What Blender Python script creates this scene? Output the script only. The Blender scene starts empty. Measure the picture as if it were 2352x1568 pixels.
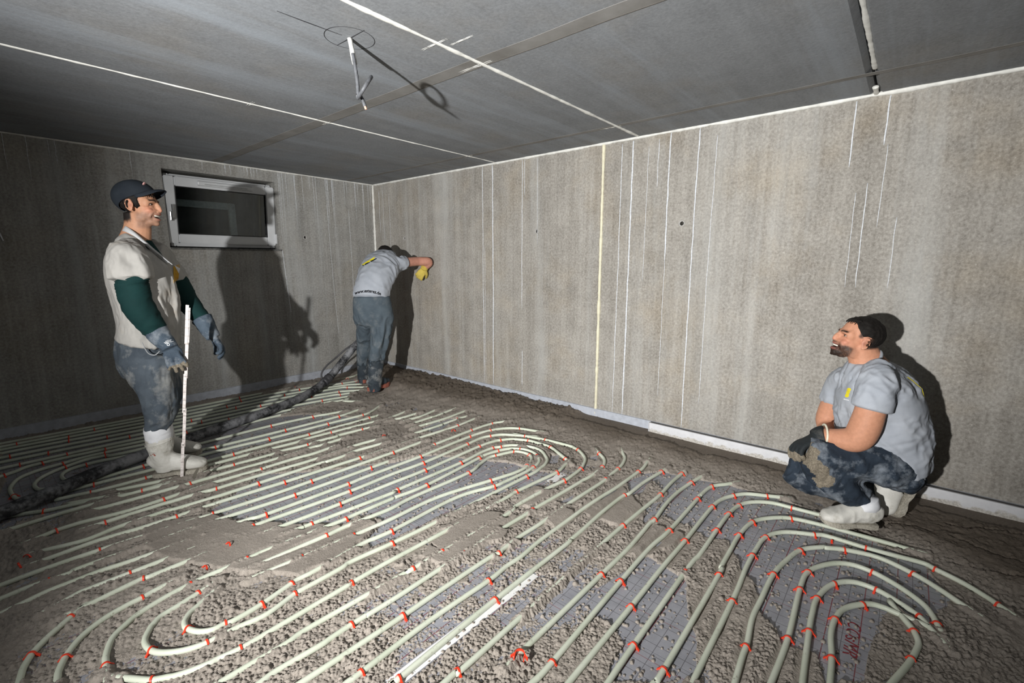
import bpy, bmesh, math, random
import numpy as np
from mathutils import Vector, Matrix, noise as mnoise
random.seed(7); rng = np.random.default_rng(7)
PI = math.pi
C = bpy.context.scene.collection
SC = bpy.context.scene

# ---------------------------------------------------------------- camera, world, flash, exposure
FPX = 1072.3
CAM = Vector((-3.4756, -5.1694, 1.35)); YAW = math.radians(49.906); PIT = math.radians(-9.677); ROL = 0.000742
cf = Vector((math.sin(YAW)*math.cos(PIT), math.cos(YAW)*math.cos(PIT), math.sin(PIT)))
cr = Vector((math.cos(YAW), -math.sin(YAW), 0)); cu = cr.cross(cf)
cr, cu = cr*math.cos(ROL)+cu*math.sin(ROL), -cr*math.sin(ROL)+cu*math.cos(ROL)
cd = bpy.data.cameras.new('camera'); cam = bpy.data.objects.new('camera', cd); C.objects.link(cam)
cam.matrix_world = Matrix(((cr.x, cu.x, -cf.x, CAM.x), (cr.y, cu.y, -cf.y, CAM.y), (cr.z, cu.z, -cf.z, CAM.z), (0, 0, 0, 1)))
cd.sensor_width = 36.0; cd.lens = 36.0*FPX/2352.0; cd.clip_start = 0.02; cd.clip_end = 60
SC.camera = cam
w = bpy.data.worlds.new('world'); SC.world = w; w.use_nodes = True
w.node_tree.nodes['Background'].inputs[0].default_value = (0.6, 0.7, 0.85, 1)
w.node_tree.nodes['Background'].inputs[1].default_value = 0.02
# the photographer's off-camera flash, about 1.6 m to the left of the camera
LP = Vector((-4.99, -4.58, 1.28)); LT = LP+Vector((math.cos(math.radians(20)), math.sin(math.radians(20)), .07))
ld = bpy.data.lights.new('flash', 'SPOT'); lo = bpy.data.objects.new('flash', ld); C.objects.link(lo)
lo.location = LP; lo.rotation_euler = (LT-LP).to_track_quat('-Z', 'Y').to_euler()
ld.energy = 1240; ld.color = (1.0, 0.985, 0.96); ld.shadow_soft_size = 0.035
ld.spot_size = math.radians(91); ld.spot_blend = 0.88
SC.view_settings.view_transform = 'Standard'; SC.view_settings.look = 'None'
SC.view_settings.gamma = 1; SC.view_settings.use_curve_mapping = False
SC.view_settings.exposure = 0.0

def at(px, py, depth):                       # a photo pixel and a distance along the view axis -> a point
    return CAM + (cf + cr*((px-1176)/FPX) - cu*((py-784)/FPX))*depth

# ---------------------------------------------------------------- helpers
def link(name, me, parent=None):
    o = bpy.data.objects.new(name, me); C.objects.link(o)
    if parent is not None: o.parent = parent
    return o
def obj(name, bm, mat=None, parent=None, smooth=False):
    me = bpy.data.meshes.new(name); bm.to_mesh(me); bm.free()
    if mat is not None:
        for m in (mat if isinstance(mat, (list, tuple)) else [mat]): me.materials.append(m)
    if smooth: me.polygons.foreach_set('use_smooth', [True]*len(me.polygons))
    return link(name, me, parent)
def thing(name, label, cat, loc=(0, 0, 0), group=None):
    o = bpy.data.objects.new(name, None); C.objects.link(o); o.location = loc; o.empty_display_size = .1
    return tag(o, label, cat, group)
def tag(o, label, cat, group=None, kind=None):
    o['label'] = label; o['category'] = cat
    if group: o['group'] = group
    if kind: o['kind'] = kind
    return o
def struct(o, label=None):
    o['kind'] = 'structure'
    if label: o['label'] = label
    return o
def keep(o, parent):                         # parent without moving the child
    o.parent = parent; o.matrix_parent_inverse = Matrix.Translation(parent.location).inverted(); return o
def box(bm, a, b, bev=0):
    x0, y0, z0 = a; x1, y1, z1 = b
    vs = [bm.verts.new(p) for p in ((x0,y0,z0),(x1,y0,z0),(x1,y1,z0),(x0,y1,z0),(x0,y0,z1),(x1,y0,z1),(x1,y1,z1),(x0,y1,z1))]
    fs = [bm.faces.new([vs[i] for i in f]) for f in ((3,2,1,0),(4,5,6,7),(0,1,5,4),(1,2,6,5),(2,3,7,6),(3,0,4,7))]
    if bev:
        es = list({e for f in fs for e in f.edges})
        bmesh.ops.bevel(bm, geom=es, offset=bev, segments=2, affect='EDGES', profile=.5)
    return vs
def newbox(a, b, bev=0):
    bm = bmesh.new(); box(bm, a, b, bev); bmesh.ops.recalc_face_normals(bm, faces=bm.faces); return bm
def catmull(P, n=6):
    P = [Vector(p) for p in P]
    if len(P) < 3: return P
    out = []
    for i in range(len(P)-1):
        p0 = P[i-1] if i else P[0]*2-P[1]; p1, p2 = P[i], P[i+1]; p3 = P[i+2] if i+2 < len(P) else P[-1]*2-P[-2]
        for k in range(n):
            t = k/n
            out.append(0.5*((2*p1)+(p2-p0)*t+(2*p0-5*p1+4*p2-p3)*t*t+(3*p1-p0-3*p2+p3)*t**3))
    out.append(P[-1]); return out
def tube(bm, path, rad, seg=8, up=Vector((0, 0, 1)), cap=True, flat=1.0):
    n = len(path); rings = []
    for i, p in enumerate(path):
        d = (path[min(i+1, n-1)]-path[max(i-1, 0)])
        d = d.normalized() if d.length > 1e-9 else Vector((1, 0, 0))
        u = up-d*up.dot(d)
        if u.length < 1e-3: u = Vector((1, 0, 0))-d*d.x
        u.normalize(); s = d.cross(u); r = rad(i/(n-1)) if callable(rad) else rad
        rings.append([bm.verts.new(p+(s*math.cos(a)+u*(math.sin(a)*flat))*r) for a in (2*PI*k/seg for k in range(seg))])
    for a, b in zip(rings[:-1], rings[1:]):
        for k in range(seg):
            bm.faces.new((a[k], a[(k+1) % seg], b[(k+1) % seg], b[k]))
    if cap:
        bm.faces.new(rings[0][::-1]); bm.faces.new(rings[-1])
    return rings
def boolean(o, cutters):                     # cut real holes, then drop the cutters
    for c in cutters:
        bpy.context.view_layer.update()
        m = o.modifiers.new('b', 'BOOLEAN'); m.object = c; m.operation = 'DIFFERENCE'; m.solver = 'EXACT'
        dg = bpy.context.evaluated_depsgraph_get(); dg.update()
        me = bpy.data.meshes.new_from_object(o.evaluated_get(dg)); o.modifiers.clear()
        old = o.data; o.data = me; bpy.data.meshes.remove(old)
        m = c.data; bpy.data.objects.remove(c); bpy.data.meshes.remove(m)
    return o

# ---------------------------------------------------------------- materials
class N:
    def __init__(s, name):
        s.m = bpy.data.materials.new(name); s.m.use_nodes = True; s.t = s.m.node_tree; s.b = s.t.nodes['Principled BSDF']
        s.c = None
    def n(s, typ, **k):
        nd = s.t.nodes.new(typ)
        for a, v in k.items(): setattr(nd, a, v)
        return nd
    def l(s, a, b): s.t.links.new(a, b)
    def coord(s, scale=(1, 1, 1), kind='Object'):
        tc = s.n('ShaderNodeTexCoord'); mp = s.n('ShaderNodeMapping'); mp.inputs['Scale'].default_value = scale
        s.l(tc.outputs[kind], mp.inputs['Vector']); return mp.outputs[0]
    def noise(s, v, scale, det=3, rough=.55, out=0):
        x = s.n('ShaderNodeTexNoise'); x.inputs['Scale'].default_value = scale; x.inputs['Detail'].default_value = det
        x.inputs['Roughness'].default_value = rough; s.l(v, x.inputs['Vector']); return x.outputs[out]
    def voro(s, v, scale, out='Distance'):
        x = s.n('ShaderNodeTexVoronoi'); x.inputs['Scale'].default_value = scale; s.l(v, x.inputs['Vector']); return x.outputs[out]
    def ramp(s, f, stops):
        r = s.n('ShaderNodeValToRGB'); e = r.color_ramp.elements
        while len(e) < len(stops): e.new(.5)
        for el, (p, c) in zip(e, stops):
            el.position = p; el.color = (c, c, c, 1) if isinstance(c, (int, float)) else (*c, 1)
        s.l(f, r.inputs[0]); return r.outputs[0]
    def mix(s, f, a, b, mode='MIX'):
        x = s.n('ShaderNodeMix', data_type='RGBA', blend_type=mode)
        for i, v in ((0, f), (6, a), (7, b)):
            if isinstance(v, (int, float)): x.inputs[i].default_value = v if i == 0 else (v, v, v, 1)
            elif isinstance(v, tuple): x.inputs[i].default_value = (*v, 1)
            else: s.l(v, x.inputs[i])
        return x.outputs[2]
    def math(s, op, a, b=None):
        x = s.n('ShaderNodeMath', operation=op)
        for i, v in enumerate((a, b)):
            if v is None: continue
            if isinstance(v, (int, float)): x.inputs[i].default_value = v
            else: s.l(v, x.inputs[i])
        return x.outputs[0]
    def bump(s, f, st=.3, dist=.01):
        x = s.n('ShaderNodeBump'); x.inputs['Strength'].default_value = st; x.inputs['Distance'].default_value = dist
        s.l(f, x.inputs['Height'])
        if s.b.inputs['Normal'].is_linked: s.l(s.b.inputs['Normal'].links[0].from_socket, x.inputs['Normal'])
        s.l(x.outputs[0], s.b.inputs['Normal'])
    def base(s, c):
        if isinstance(c, tuple): s.b.inputs['Base Color'].default_value = (*c, 1)
        else: s.l(c, s.b.inputs['Base Color'])
    def rough(s, v, spec=.5):
        s.b.inputs['Roughness'].default_value = v; s.b.inputs['Specular IOR Level'].default_value = spec
def simple(name, col, rough=.6, var=.15, scale=40, metal=0, spec=.5, bump=0):
    m = N(name); v = m.coord(); f = m.noise(v, scale, 4)
    d = tuple(max(0, c*(1-var)) for c in col); e = tuple(min(1, c*(1+var)) for c in col)
    m.base(m.ramp(f, ((.3, d), (.7, e)))); m.rough(rough, spec); m.b.inputs['Metallic'].default_value = metal
    if bump: m.bump(f, bump, .004)
    return m.m
def concrete(name, dark, lite, streak_axis, warm, speck=.6, streak=.5, con=.17):
    m = N(name); v = m.coord(); sc = [9, 9, 9]; sc[streak_axis] = .22
    vs = m.coord(tuple(sc)); sc2 = [40, 40, 40]; sc2[streak_axis] = .8; vs2 = m.coord(tuple(sc2))
    big = m.noise(v, 1.1, 4); mid = m.noise(v, 7, 5, .62); fine = m.noise(v, 60, 6, .72)
    st = m.noise(vs, 1.0, 3, .6); st2 = m.noise(vs2, 1.0, 2, .6)
    a = m.math('ADD', m.math('MULTIPLY', mid, .55), m.math('MULTIPLY', big, .45))
    a = m.math('ADD', m.math('MULTIPLY', a, 1-streak), m.math('MULTIPLY', m.math('ADD', m.math('MULTIPLY', st, .6), m.math('MULTIPLY', st2, .4)), streak))
    a = m.math('ADD', a, m.math('MULTIPLY', m.math('SUBTRACT', fine, .5), .8))
    c = m.ramp(a, ((.5-con, dark), (.5+con, lite)))
    wf = m.ramp(m.noise(v, 1.7, 4, .6), ((.5, 0.), (.72, 1.)))
    c = m.mix(m.math('MULTIPLY', wf, .5), c, m.mix(1.0, c, warm, 'MULTIPLY'))
    vl = m.coord(tuple(.18 if i == streak_axis else 2.6 for i in range(3))); wash = m.ramp(m.noise(vl, 1.0, 5, .7), ((.50, 0.), (.72, 1.)))
    c = m.mix(m.math('MULTIPLY', wash, .55), c, tuple(min(1, x*1.28) for x in (lite[0]*.93, lite[1]*.99, lite[2]*1.06)))
    sp = m.ramp(m.noise(v, 70, 4, .75), ((.60, 0.), (.70, 1.)))
    c = m.mix(m.math('MULTIPLY', sp, speck), c, tuple(min(1, x*1.55) for x in lite))
    m.base(c); m.rough(.88, .25); m.bump(m.math('ADD', fine, m.math('MULTIPLY', mid, .6)), .25, .004)
    return m.m
M_wallr = concrete('concrete_right', (.20, .185, .163), (.44, .42, .385), 2, (1.0, .88, .70), .5, .45)
M_wallb = concrete('concrete_back', (.205, .20, .185), (.44, .435, .415), 2, (1.0, .92, .8), .3, .5)
M_ceil = concrete('concrete_ceiling', (.155, .162, .17), (.30, .315, .332), 0, (1.05, .93, .78), .10, .30, .30)
M_raw = concrete('concrete_floor', (.2, .2, .19), (.3, .3, .29), 0, (1, .9, .8))
M_lime = simple('lime_efflorescence', (.70, .73, .77), .8, .2, 60)
M_bead = simple('sealant_white', (.78, .78, .74), .6, .12, 30)
M_cream = simple('sealant_cream', (.78, .74, .56), .55, .1, 30)
M_pencil = simple('pencil_graphite', (.035, .036, .04), .6, .1)
M_dark = simple('hole_dark', (.012, .012, .012), .9)
M_foam = simple('perimeter_foam', (.46, .49, .55), .45, .12, 25, spec=.5)
M_pipe = None
# ---------------------------------------------------------------- room shell
HC = 2.282; XL, YF = -6.9, -8.2
fl = struct(obj('floor', newbox((XL, YF, -.20), (0.0, 0.0, -.034)), M_raw), 'concrete floor slab under the grey insulation panels')
def wall_back():
    bm = newbox((XL-.3, 0, -.2), (0.3, .30, HC+.25)); o = obj('wall_back', bm, M_wallb)
    cut = [obj('cut', newbox((-2.165, -.1, 1.478), (-1.188, .5, 2.166)))]
    for (x, z) in ((-.9, 1.616),):
        b = bmesh.new(); bmesh.ops.create_cone(b, cap_ends=True, segments=20, radius1=.0172, radius2=.0172, depth=.22, matrix=Matrix.Translation((x, 0, z)) @ Matrix.Rotation(PI/2, 4, 'X')); cut.append(obj('cut', b))
    return struct(boolean(o, cut), 'grey concrete back wall with white lime streaks and a basement window')
WB = wall_back()
HOLES = ((-.592, 1.622), (-2.537, 1.624), (-3.861, 1.627))
WR = struct(bpy.data.objects.new('wall_right', None), 'lit concrete right wall of two panels with long white lime runs'); C.objects.link(WR)
SEAM = -3.20
for (y0, y1) in ((SEAM+.007, 0.3), (YF-.3, SEAM-.007)):
    o = obj('wall_panel', newbox((0, y0, -.2), (.3, y1, HC+.25)), M_wallr, WR)
    cut = []
    for (y, z) in HOLES:
        if y0 < y < y1:
            b = bmesh.new(); bmesh.ops.create_cone(b, cap_ends=True, segments=20, radius1=.0172, radius2=.0172, depth=.22, matrix=Matrix.Translation((0, y, z)) @ Matrix.Rotation(PI/2, 4, 'Y')); cut.append(obj('cut', b))
    boolean(o, cut)
def hole_ring(c, axis, parent):              # plastic tie sleeve inside each formwork hole
    bm = bmesh.new(); prof = ((.0168, .0), (.0168, .02), (.0150, .02), (.0150, -.002), (.023, -.002), (.024, 0))
    R = Matrix.Rotation(PI/2, 4, 'Y') if axis == 'x' else Matrix.Rotation(-PI/2, 4, 'X')
    rings = [[bm.verts.new(Vector(c)+R @ Vector((r*math.cos(a), r*math.sin(a), d))) for a in (2*PI*k/18 for k in range(18))] for r, d in prof]
    for a, b in zip(rings, rings[1:]+rings[:1]):
        for k in range(18): bm.faces.new((a[k], a[(k+1) % 18], b[(k+1) % 18], b[k]))
    bmesh.ops.recalc_face_normals(bm, faces=bm.faces)
    return obj('tie_sleeve', bm, M_sleeve, parent, True)
M_sleeve = simple('sleeve_grey', (.42, .41, .39), .7)
for y, z in HOLES: hole_ring((0, y, z), 'x', WR)
hole_ring((-.9, 0, 1.616), 'y', WB)
struct(obj('wall_left', newbox((XL-.3, YF, -.2), (XL, 0, HC+.25)), M_wallb), 'unlit concrete left wall outside the photograph')
struct(obj('wall_front', newbox((XL-.3, YF-.3, -.2), (0, YF, HC+.25)), M_wallb), 'unlit concrete wall behind the camera')
CE = struct(obj('ceiling', newbox((XL, YF, HC+.16), (0, 0, HC+.24)), M_raw), 'concrete slab ceiling with white filled joints')
JO = [0.0, -2.04, -3.50, -4.92, -6.4, YF]
for i in range(5):
    y1, y0 = JO[i]-.006*(i > 0), JO[i+1]+.006
    ch0 = .022 if i == 2 else .004; ch1 = .022 if i == 3 else .004
    prof = [(y0, HC+.16), (y0, HC+ch0), (y0+ch0, HC), (y1-ch1, HC), (y1, HC+ch1), (y1, HC+.16)]
    bm = bmesh.new(); A = [bm.verts.new((XL, y, z)) for y, z in prof]; B = [bm.verts.new((0, y, z)) for y, z in prof]
    for k in range(6): bm.faces.new((A[k], A[(k+1) % 6], B[(k+1) % 6], B[k]))
    bm.faces.new(A[::-1]); bm.faces.new(B); bmesh.ops.recalc_face_normals(bm, faces=bm.faces)
    obj('ceiling_slab', bm, M_ceil, CE)
def bead(name, pts, r, mat, parent, wob=.3, n=160, seed=0, flat=.6, up=Vector((0, 0, 1))):
    pts = [Vector(p) for p in pts]; path = []
    L = sum((b-a).length for a, b in zip(pts, pts[1:])); 
    for a, b in zip(pts, pts[1:]):
        k = max(2, int(n*(b-a).length/L))
        path += [a.lerp(b, i/k) for i in range(k)]
    path.append(pts[-1])
    rr = [r*(1+wob*(2*mnoise.noise(Vector((p.x*9+seed, p.y*9, p.z*9)))+1.2*mnoise.noise(Vector((p.x*37, p.y*37+seed, p.z*37))))) for p in path]
    bm = bmesh.new(); tube(bm, path, lambda t: max(r*.25, rr[min(len(rr)-1, int(round(t*(len(rr)-1))))]), 8, up, True, flat)
    return obj(name, bm, mat, parent, True)
bead('joint_filler', [(XL, JO[1], HC), (0, JO[1], HC)], .0075, M_bead, CE, .3, 300, 3)
bead('joint_filler', [(XL, JO[2], HC), (0, JO[2], HC)], .0115, M_bead, CE, .25, 300, 5)
bead('joint_filler', [(-2.6, JO[3]-.012, HC+.008), (-.42, JO[3]-.012, HC+.008)], .011, M_bead, CE, .15, 160, 8)
bead('joint_filler', [(-.12, JO[3], HC+.004), (0, JO[3], HC-.004)], .013, M_bead, CE, .3, 20, 9)
bead('joint_filler', [(XL, JO[4], HC), (0, JO[4], HC)], .014, M_bead, CE, .3, 200, 9)
struct(bead('trim_1', [(XL, -.002, HC-.002), (0, -.002, HC-.002)], .0095, M_bead, None, .3, 320, 1, 1), 'rough white sealant bead between back wall and ceiling')
struct(bead('trim_2', [(-.002, YF, HC-.004), (-.002, 0, HC-.004)], .0125, M_bead, None, .28, 380, 2, 1), 'rough white sealant bead between right wall and ceiling')
struct(bead('trim_3', [(-.004, -.004, 0), (-.004, -.004, HC)], .014, M_bead, None, .35, 140, 4, 1, Vector((0, 1, 0))), 'white sealant bead down the far corner of the walls')
bead('joint_filler', [(0.0, SEAM, .02), (0.0, SEAM, HC)], .0125, M_cream, WR, .22, 160, 6, 1, Vector((0, 1, 0)))
# filler squeezed along cross cracks of the slabs
for x, y, L, wd in ((-2.0, JO[2]+.02, .17, .012), (-.36, JO[2]+.05, .16, .02), (-1.72, JO[2]+.05, .22, .02), (-1.70, JO[1]+.03, .12, .02), (-2.2, JO[1]+.0, .10, .02), (-.37, JO[1]+.0, .1, .012), (-1.95, JO[2]-.10, .14, .010)):
    bm = bmesh.new(); n = 12
    for q in range(2):
        path = [Vector((x+wd*.2*mnoise.noise(Vector((k*.4, q*7+x, 1)))+q*wd*.6, y+L*(k/n-.5), HC-.001)) for k in range(n+1)]
        tube(bm, path, lambda t: .0036*(.2+.8*abs(math.sin(t*9+x*5)))*(1-1.4*abs(t-.5)), 6, Vector((0, 0, 1)), True, .3)
    obj('filler_smear', bm, M_bead, CE, True)
# long lime runs down the right wall, y = distance along the wall
RUNS = [(-1.863, 2.27, .09, .006), (-1.885, 1.5, .09, .003), (-1.996, 2.27, .09, .009), (-2.366, 2.27, .9, .005), (-2.395, 2.27, 1.95, .004), (-2.37, .5, .15, .005), (-2.54, 2.26, 1.5, .003), (-3.362, 2.25, .09, .005),
        (-3.452, 2.26, .09, .010), (-3.58, 2.2, 1.2, .003), (-3.66, 2.24, 1.9, .004), (-3.746, 2.27, 1.35, .008), (-3.75, 1.35, .3, .003), (-3.949, 2.27, .09, .007), (-4.069, 2.2, .3, .0035),
        (-4.832, 2.26, 1.9, .006), (-4.985, 2.26, 2.0, .006), (-5.0, 2.0, 1.55, .003), (-.12, 2.2, 1.7, .004), (-.2, 2.2, 1.6, .003), (-.32, 2.15, 1.4, .003), (-4.93, 1.8, 1.2, .004), (-4.88, 1.75, 1.2, .003), (-5.08, 1.6, 1.2, .003)]
for i, (y, z1, z0, wd) in enumerate(RUNS):
    n = max(8, int((z1-z0)*26)); bm = bmesh.new()
    path = [Vector((-.0008, y+.006*mnoise.noise(Vector((i*3.1, z*1.3, 0)))+.004*mnoise.noise(Vector((i*3.1, z*9, 4))), z)) for z in (z1+(z0-z1)*k/n for k in range(n+1))]
    tube(bm, path, lambda t: wd*.85*(.7+.5*abs(mnoise.noise(Vector((i, t*14, 2)))))*(1 if t < .9 else 1-5*(t-.9)), 6, Vector((1, 0, 0)), True, .35)
    obj('lime_run', bm, M_lime, WR, True)
random.seed(11)
for i in range(46):                          # thin runs under the ceiling of the back wall
    x = -random.uniform(.04, 1.15) if i < 26 else -random.uniform(1.2, 3.3); z1 = HC-.01; z0 = z1-random.uniform(.12, .75)*(1 if i < 26 else .6)
    if -2.2 < x < -1.16: z0 = max(z0, 2.19)
    n = 14; bm = bmesh.new()
    path = [Vector((x+.005*mnoise.noise(Vector((i*3.1, k*.3, 0))), -.0005, z1+(z0-z1)*k/n)) for k in range(n+1)]
    tube(bm, path, lambda t: .0019*(1.3-t), 5, Vector((0, 1, 0)), True, .4)
    obj('lime_run', bm, M_lime, WB, True)
for pts, wd in (([(-1.16, 1.47), (-1.145, 1.2), (-1.13, .95), (-1.12, .8)], .006), ([(-3.33, 2.25), (-3.31, 2.0), (-3.24, 1.7), (-3.2, 1.5)], .007), ([(-.35, 1.95), (-.34, 1.2), (-.36, .7)], .003), ([(-.62, 2.0), (-.6, 1.2), (-.57, .5)], .003)):
    bm = bmesh.new(); tube(bm, catmull([(x, -.0006, z) for x, z in pts], 8), wd*.6, 6, Vector((0, 1, 0)), True, .4); obj('lime_run', bm, M_lime, WB, True)
# pencil marking around the ceiling outlet and the formwork strip stain
def ribbon(name, pts, wd, mat, parent, z=HC-.0012):
    bm = bmesh.new(); P = [Vector((x, y, z)) for x, y in pts]; n = len(P); L = []
    for i, p in enumerate(P):
        d = (P[min(i+1, n-1)]-P[max(0, i-1)]).normalized(); s = Vector((-d.y, d.x, 0))*wd/2*(1 if 0 < i < n-1 else .3); L.append((bm.verts.new(p+s), bm.verts.new(p-s)))
    for a, b in zip(L, L[1:]): bm.faces.new((a[0], a[1], b[1], b[0]))
    r = bmesh.ops.extrude_face_region(bm, geom=list(bm.faces)); bmesh.ops.translate(bm, vec=(0, 0, .0012), verts=[g for g in r['geom'] if isinstance(g, bmesh.types.BMVert)])
    bmesh.ops.recalc_face_normals(bm, faces=bm.faces); return obj(name, bm, mat, parent)
HX, HY = -2.264, -3.25
ribbon('pencil_mark', [(-2.56, HY+.012), (-2.45, HY+.008), (-2.3, HY)], .006, M_pencil, CE)
ribbon('pencil_mark', [(HX, -3.36), (HX, HY), (HX-.001, -3.15)], .004, M_pencil, CE)
ribbon('pencil_mark', [(HX+.10*math.cos(a)*1.02, HY+.10*math.sin(a)) for a in (2*PI*k/40 for k in range(41))], .0018, M_pencil, CE)
m = N('formwork_stain'); v = m.coord(); f = m.noise(v, 3.5, 5, .6)
m.base(m.ramp(f, ((.3, (.165, .158, .145)), (.75, (.29, .285, .275))))); m.rough(.9, .2); M_stain = m.m
for x, wd in ((-1.735, .085), (-.37, .04)):
    pts = [(x+.006*mnoise.noise(Vector((y*3, 0, 0))), y) for y in (-.02-.06*k for k in range(101))]
    bm_o = ribbon('formwork_strip', pts, wd, M_stain, CE, HC-.0008)
    e = ribbon('formwork_edge', [(p[0]+wd*.5, p[1]) for p in pts], .006, simple('edge_dark', (.135, .125, .112), .9), CE, HC-.0014)
# perimeter foam strips
def strip(name, a, b, along, label):
    bm = bmesh.new(); n = 90
    rows = []
    for k in range(n+1):
        t = a+(b-a)*k/n; wz = .088+.004*mnoise.noise(Vector((t*2.3, 1, 0))); wx = .012+.004*mnoise.noise(Vector((t*3.1, 5, 0)))
        q = [(0, 0), (-wx*1.1, 0), (-wx, wz), (0, wz+.002)]
        rows.append([bm.verts.new((u-.001, t, z) if along == 'y' else (t, u-.001, z)) for u, z in q])
    for r0, r1 in zip(rows, rows[1:]):
        for j in range(4): bm.faces.new((r0[j], r0[(j+1) % 4], r1[(j+1) % 4], r1[j]))
    bm.faces.new(rows[0]); bm.faces.new(rows[-1][::-1]); bmesh.ops.recalc_face_normals(bm, faces=bm.faces)
    return struct(obj(name, bm, M_foam), label)
strip('baseboard_back', XL, -.016, 'x', 'pale grey foam perimeter strip along the back wall')
strip('baseboard_right', YF, -.001, 'y', 'pale grey foam perimeter strip along the right wall')

# ---------------------------------------------------------------- window
def window():
    M_pvc = simple('window_pvc', (.70, .72, .74), .35, .04, 12); M_gask = simple('gasket', (.03, .03, .032), .6)
    W = struct(bpy.data.objects.new('window_1', None), 'white tilted basement window with a chrome handle on the left'); C.objects.link(W)
    x0, x1, z0, z1 = -2.135, -1.195, 1.492, 2.142; y = .09
    def frame(name, a, b, c, d, t, yy0, yy1, mat, par, bev=.006):
        bm = bmesh.new()
        box(bm, (a, yy0, c), (a+t, yy1, d)); box(bm, (b-t, yy0, c), (b, yy1, d)); box(bm, (a+t, yy0, c), (b-t, yy1, c+t)); box(bm, (a+t, yy0, d-t), (b-t, yy1, d))
        bmesh.ops.recalc_face_normals(bm, faces=bm.faces)
        bmesh.ops.bevel(bm, geom=list(bm.edges), offset=bev, segments=2, affect='EDGES')
        return obj(name, bm, mat, par)
    frame('window_frame', x0, x1, z0, z1, .045, y, y+.07, M_pvc, W)
    S = bpy.data.objects.new('window_sash', None); C.objects.link(S); S.parent = W
    S.location = (0, y, z0+.03); S.rotation_euler = (math.radians(4.5), 0, 0)
    a, b, d = x0-.022, x1+.001, z1-z0-.055
    frame('sash_frame', a, b, 0, d, .085, -.035, .025, M_pvc, S, .008)
    frame('gasket', a+.083, b-.083, .083, d-.083, .007, -.030, .0, M_gask, S, .001)
    M_gl = bpy.data.materials.new('window_glass'); M_gl.use_nodes = True; t = M_gl.node_tree; p = t.nodes['Principled BSDF']
    p.inputs['Base Color'].default_value = (.75, .82, .82, 1); p.inputs['Roughness'].default_value = .02; p.inputs['Transmission Weight'].default_value = 1.0; p.inputs['IOR'].default_value = 1.45
    obj('pane', newbox((a+.086, -.012, .086), (b-.086, -.006, d-.086)), M_gl, S)
    # handle: rose, neck and lever hanging upright at the left stile
    M_chr = simple('handle_metal', (.55, .56, .57), .25, .05, 20, metal=.9)
    bm = newbox((a+.026, -.046, .20), (a+.058, -.034, .285), .006); box(bm, (a+.034, -.075, .212), (a+.050, -.04, .232), .003)
    tube(bm, catmull([(a+.042, -.07, .215), (a+.042, -.078, .24), (a+.042, -.078, .30), (a+.042, -.074, .345)], 5), .0095, 10, Vector((0, 1, 0)))
    obj('window_handle', bm, M_chr, S, False)
    # trickle vent cover on the top rail
    L = (b-a); bm = newbox((a+.27*L, -.062, d-.062), (a+.78*L, -.030, d-.018), .012); o = obj('vent_cover', bm, M_pvc, S)
    bm = newbox((a+.33*L, -.0655, d-.050), (a+.72*L, -.0615, d-.042), .0015); obj('vent_slot', bm, simple('vent_shade', (.45, .46, .47), .5), o)
    # hinge cap at the lower right, sill seal, rough sill
    obj('hinge_cap', newbox((b-.012, -.048, .02), (b+.006, -.034, .12), .003), M_pvc, S)
    struct(obj('trim_4', newbox((-2.16, -.012, 1.462), (-1.17, .10, 1.4785), .003), simple('sill_mortar', (.13, .13, .125), .9, .5, 30)), 'dark rough mortar sill under the basement window')
    # light shaft outside
    bm = bmesh.new()
    box(bm, (-2.3, .85, 1.2), (-1.05, .9, 2.5)); box(bm, (-2.3, .31, 1.2), (-2.25, .85, 2.5)); box(bm, (-1.1, .31, 1.2), (-1.05, .85, 2.5)); box(bm, (-2.25, .31, 1.2), (-1.1, .85, 1.25)); box(bm, (-2.25, .31, 2.45), (-1.1, .85, 2.5))
    bmesh.ops.recalc_face_normals(bm, faces=bm.faces)
    sh = obj('light_shaft', bm, simple('shaft_grey', (.10, .105, .11), .7, .3, 6), W)
    fr = frame('shaft_frame', -2.08, -1.36, 1.50, 1.98, .07, .62, .66, simple('shaft_plastic', (.30, .33, .34), .5), W)
    return W
window()

# ---------------------------------------------------------------- floor insulation panels with printed grid
def foil():
    m = N('foil_grid'); tc = m.n('ShaderNodeNewGeometry'); sep = m.n('ShaderNodeSeparateXYZ'); m.l(tc.outputs['Position'], sep.inputs[0])
    def lines(sock, pitch, width, off=0.0):
        a = m.math('ADD', sock, 20.0+off); a = m.math('DIVIDE', a, pitch); a = m.math('FRACT', a); a = m.math('SUBTRACT', a, .5); a = m.math('ABSOLUTE', a)
        return m.math('LESS_THAN', a, width/pitch/2)
    thin = m.math('MAXIMUM', lines(sep.outputs[0], .05, .0022), lines(sep.outputs[1], .05, .0022))
    red = m.math('MAXIMUM', lines(sep.outputs[1], .10, .0036, .025), m.math('MULTIPLY', lines(sep.outputs[0], .2, .003, .0), .8))
    dash = m.math('GREATER_THAN', m.noise(m.coord((60, 60, 1)), 1.0, 2), .36)
    v = m.coord(); f = m.noise(v, 9, 5, .6); g = m.noise(v, 140, 3, .6)
    c = m.ramp(f, ((.3, (.25, .255, .285)), (.7, (.36, .365, .405))))
    c = m.mix(m.math('MULTIPLY', m.ramp(g, ((.62, 0.), (.7, 1.))), .5), c, (.5, .5, .52))
    c = m.mix(m.math('MULTIPLY', thin, .75), c, (.06, .055, .065))
    c = m.mix(m.math('MULTIPLY', m.math('MULTIPLY', red, dash), .75), c, (.22, .03, .04))
    m.base(c); m.rough(.42, .5); m.bump(m.noise(v, 22, 3), .15, .003); return m.m
M_foil = foil()
xs = [0, -1.06, -2.06, -3.06, -4.06, -5.06, -6.06, XL]; ys = [0, -1.55, -3.55, -5.55, YF]
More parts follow.
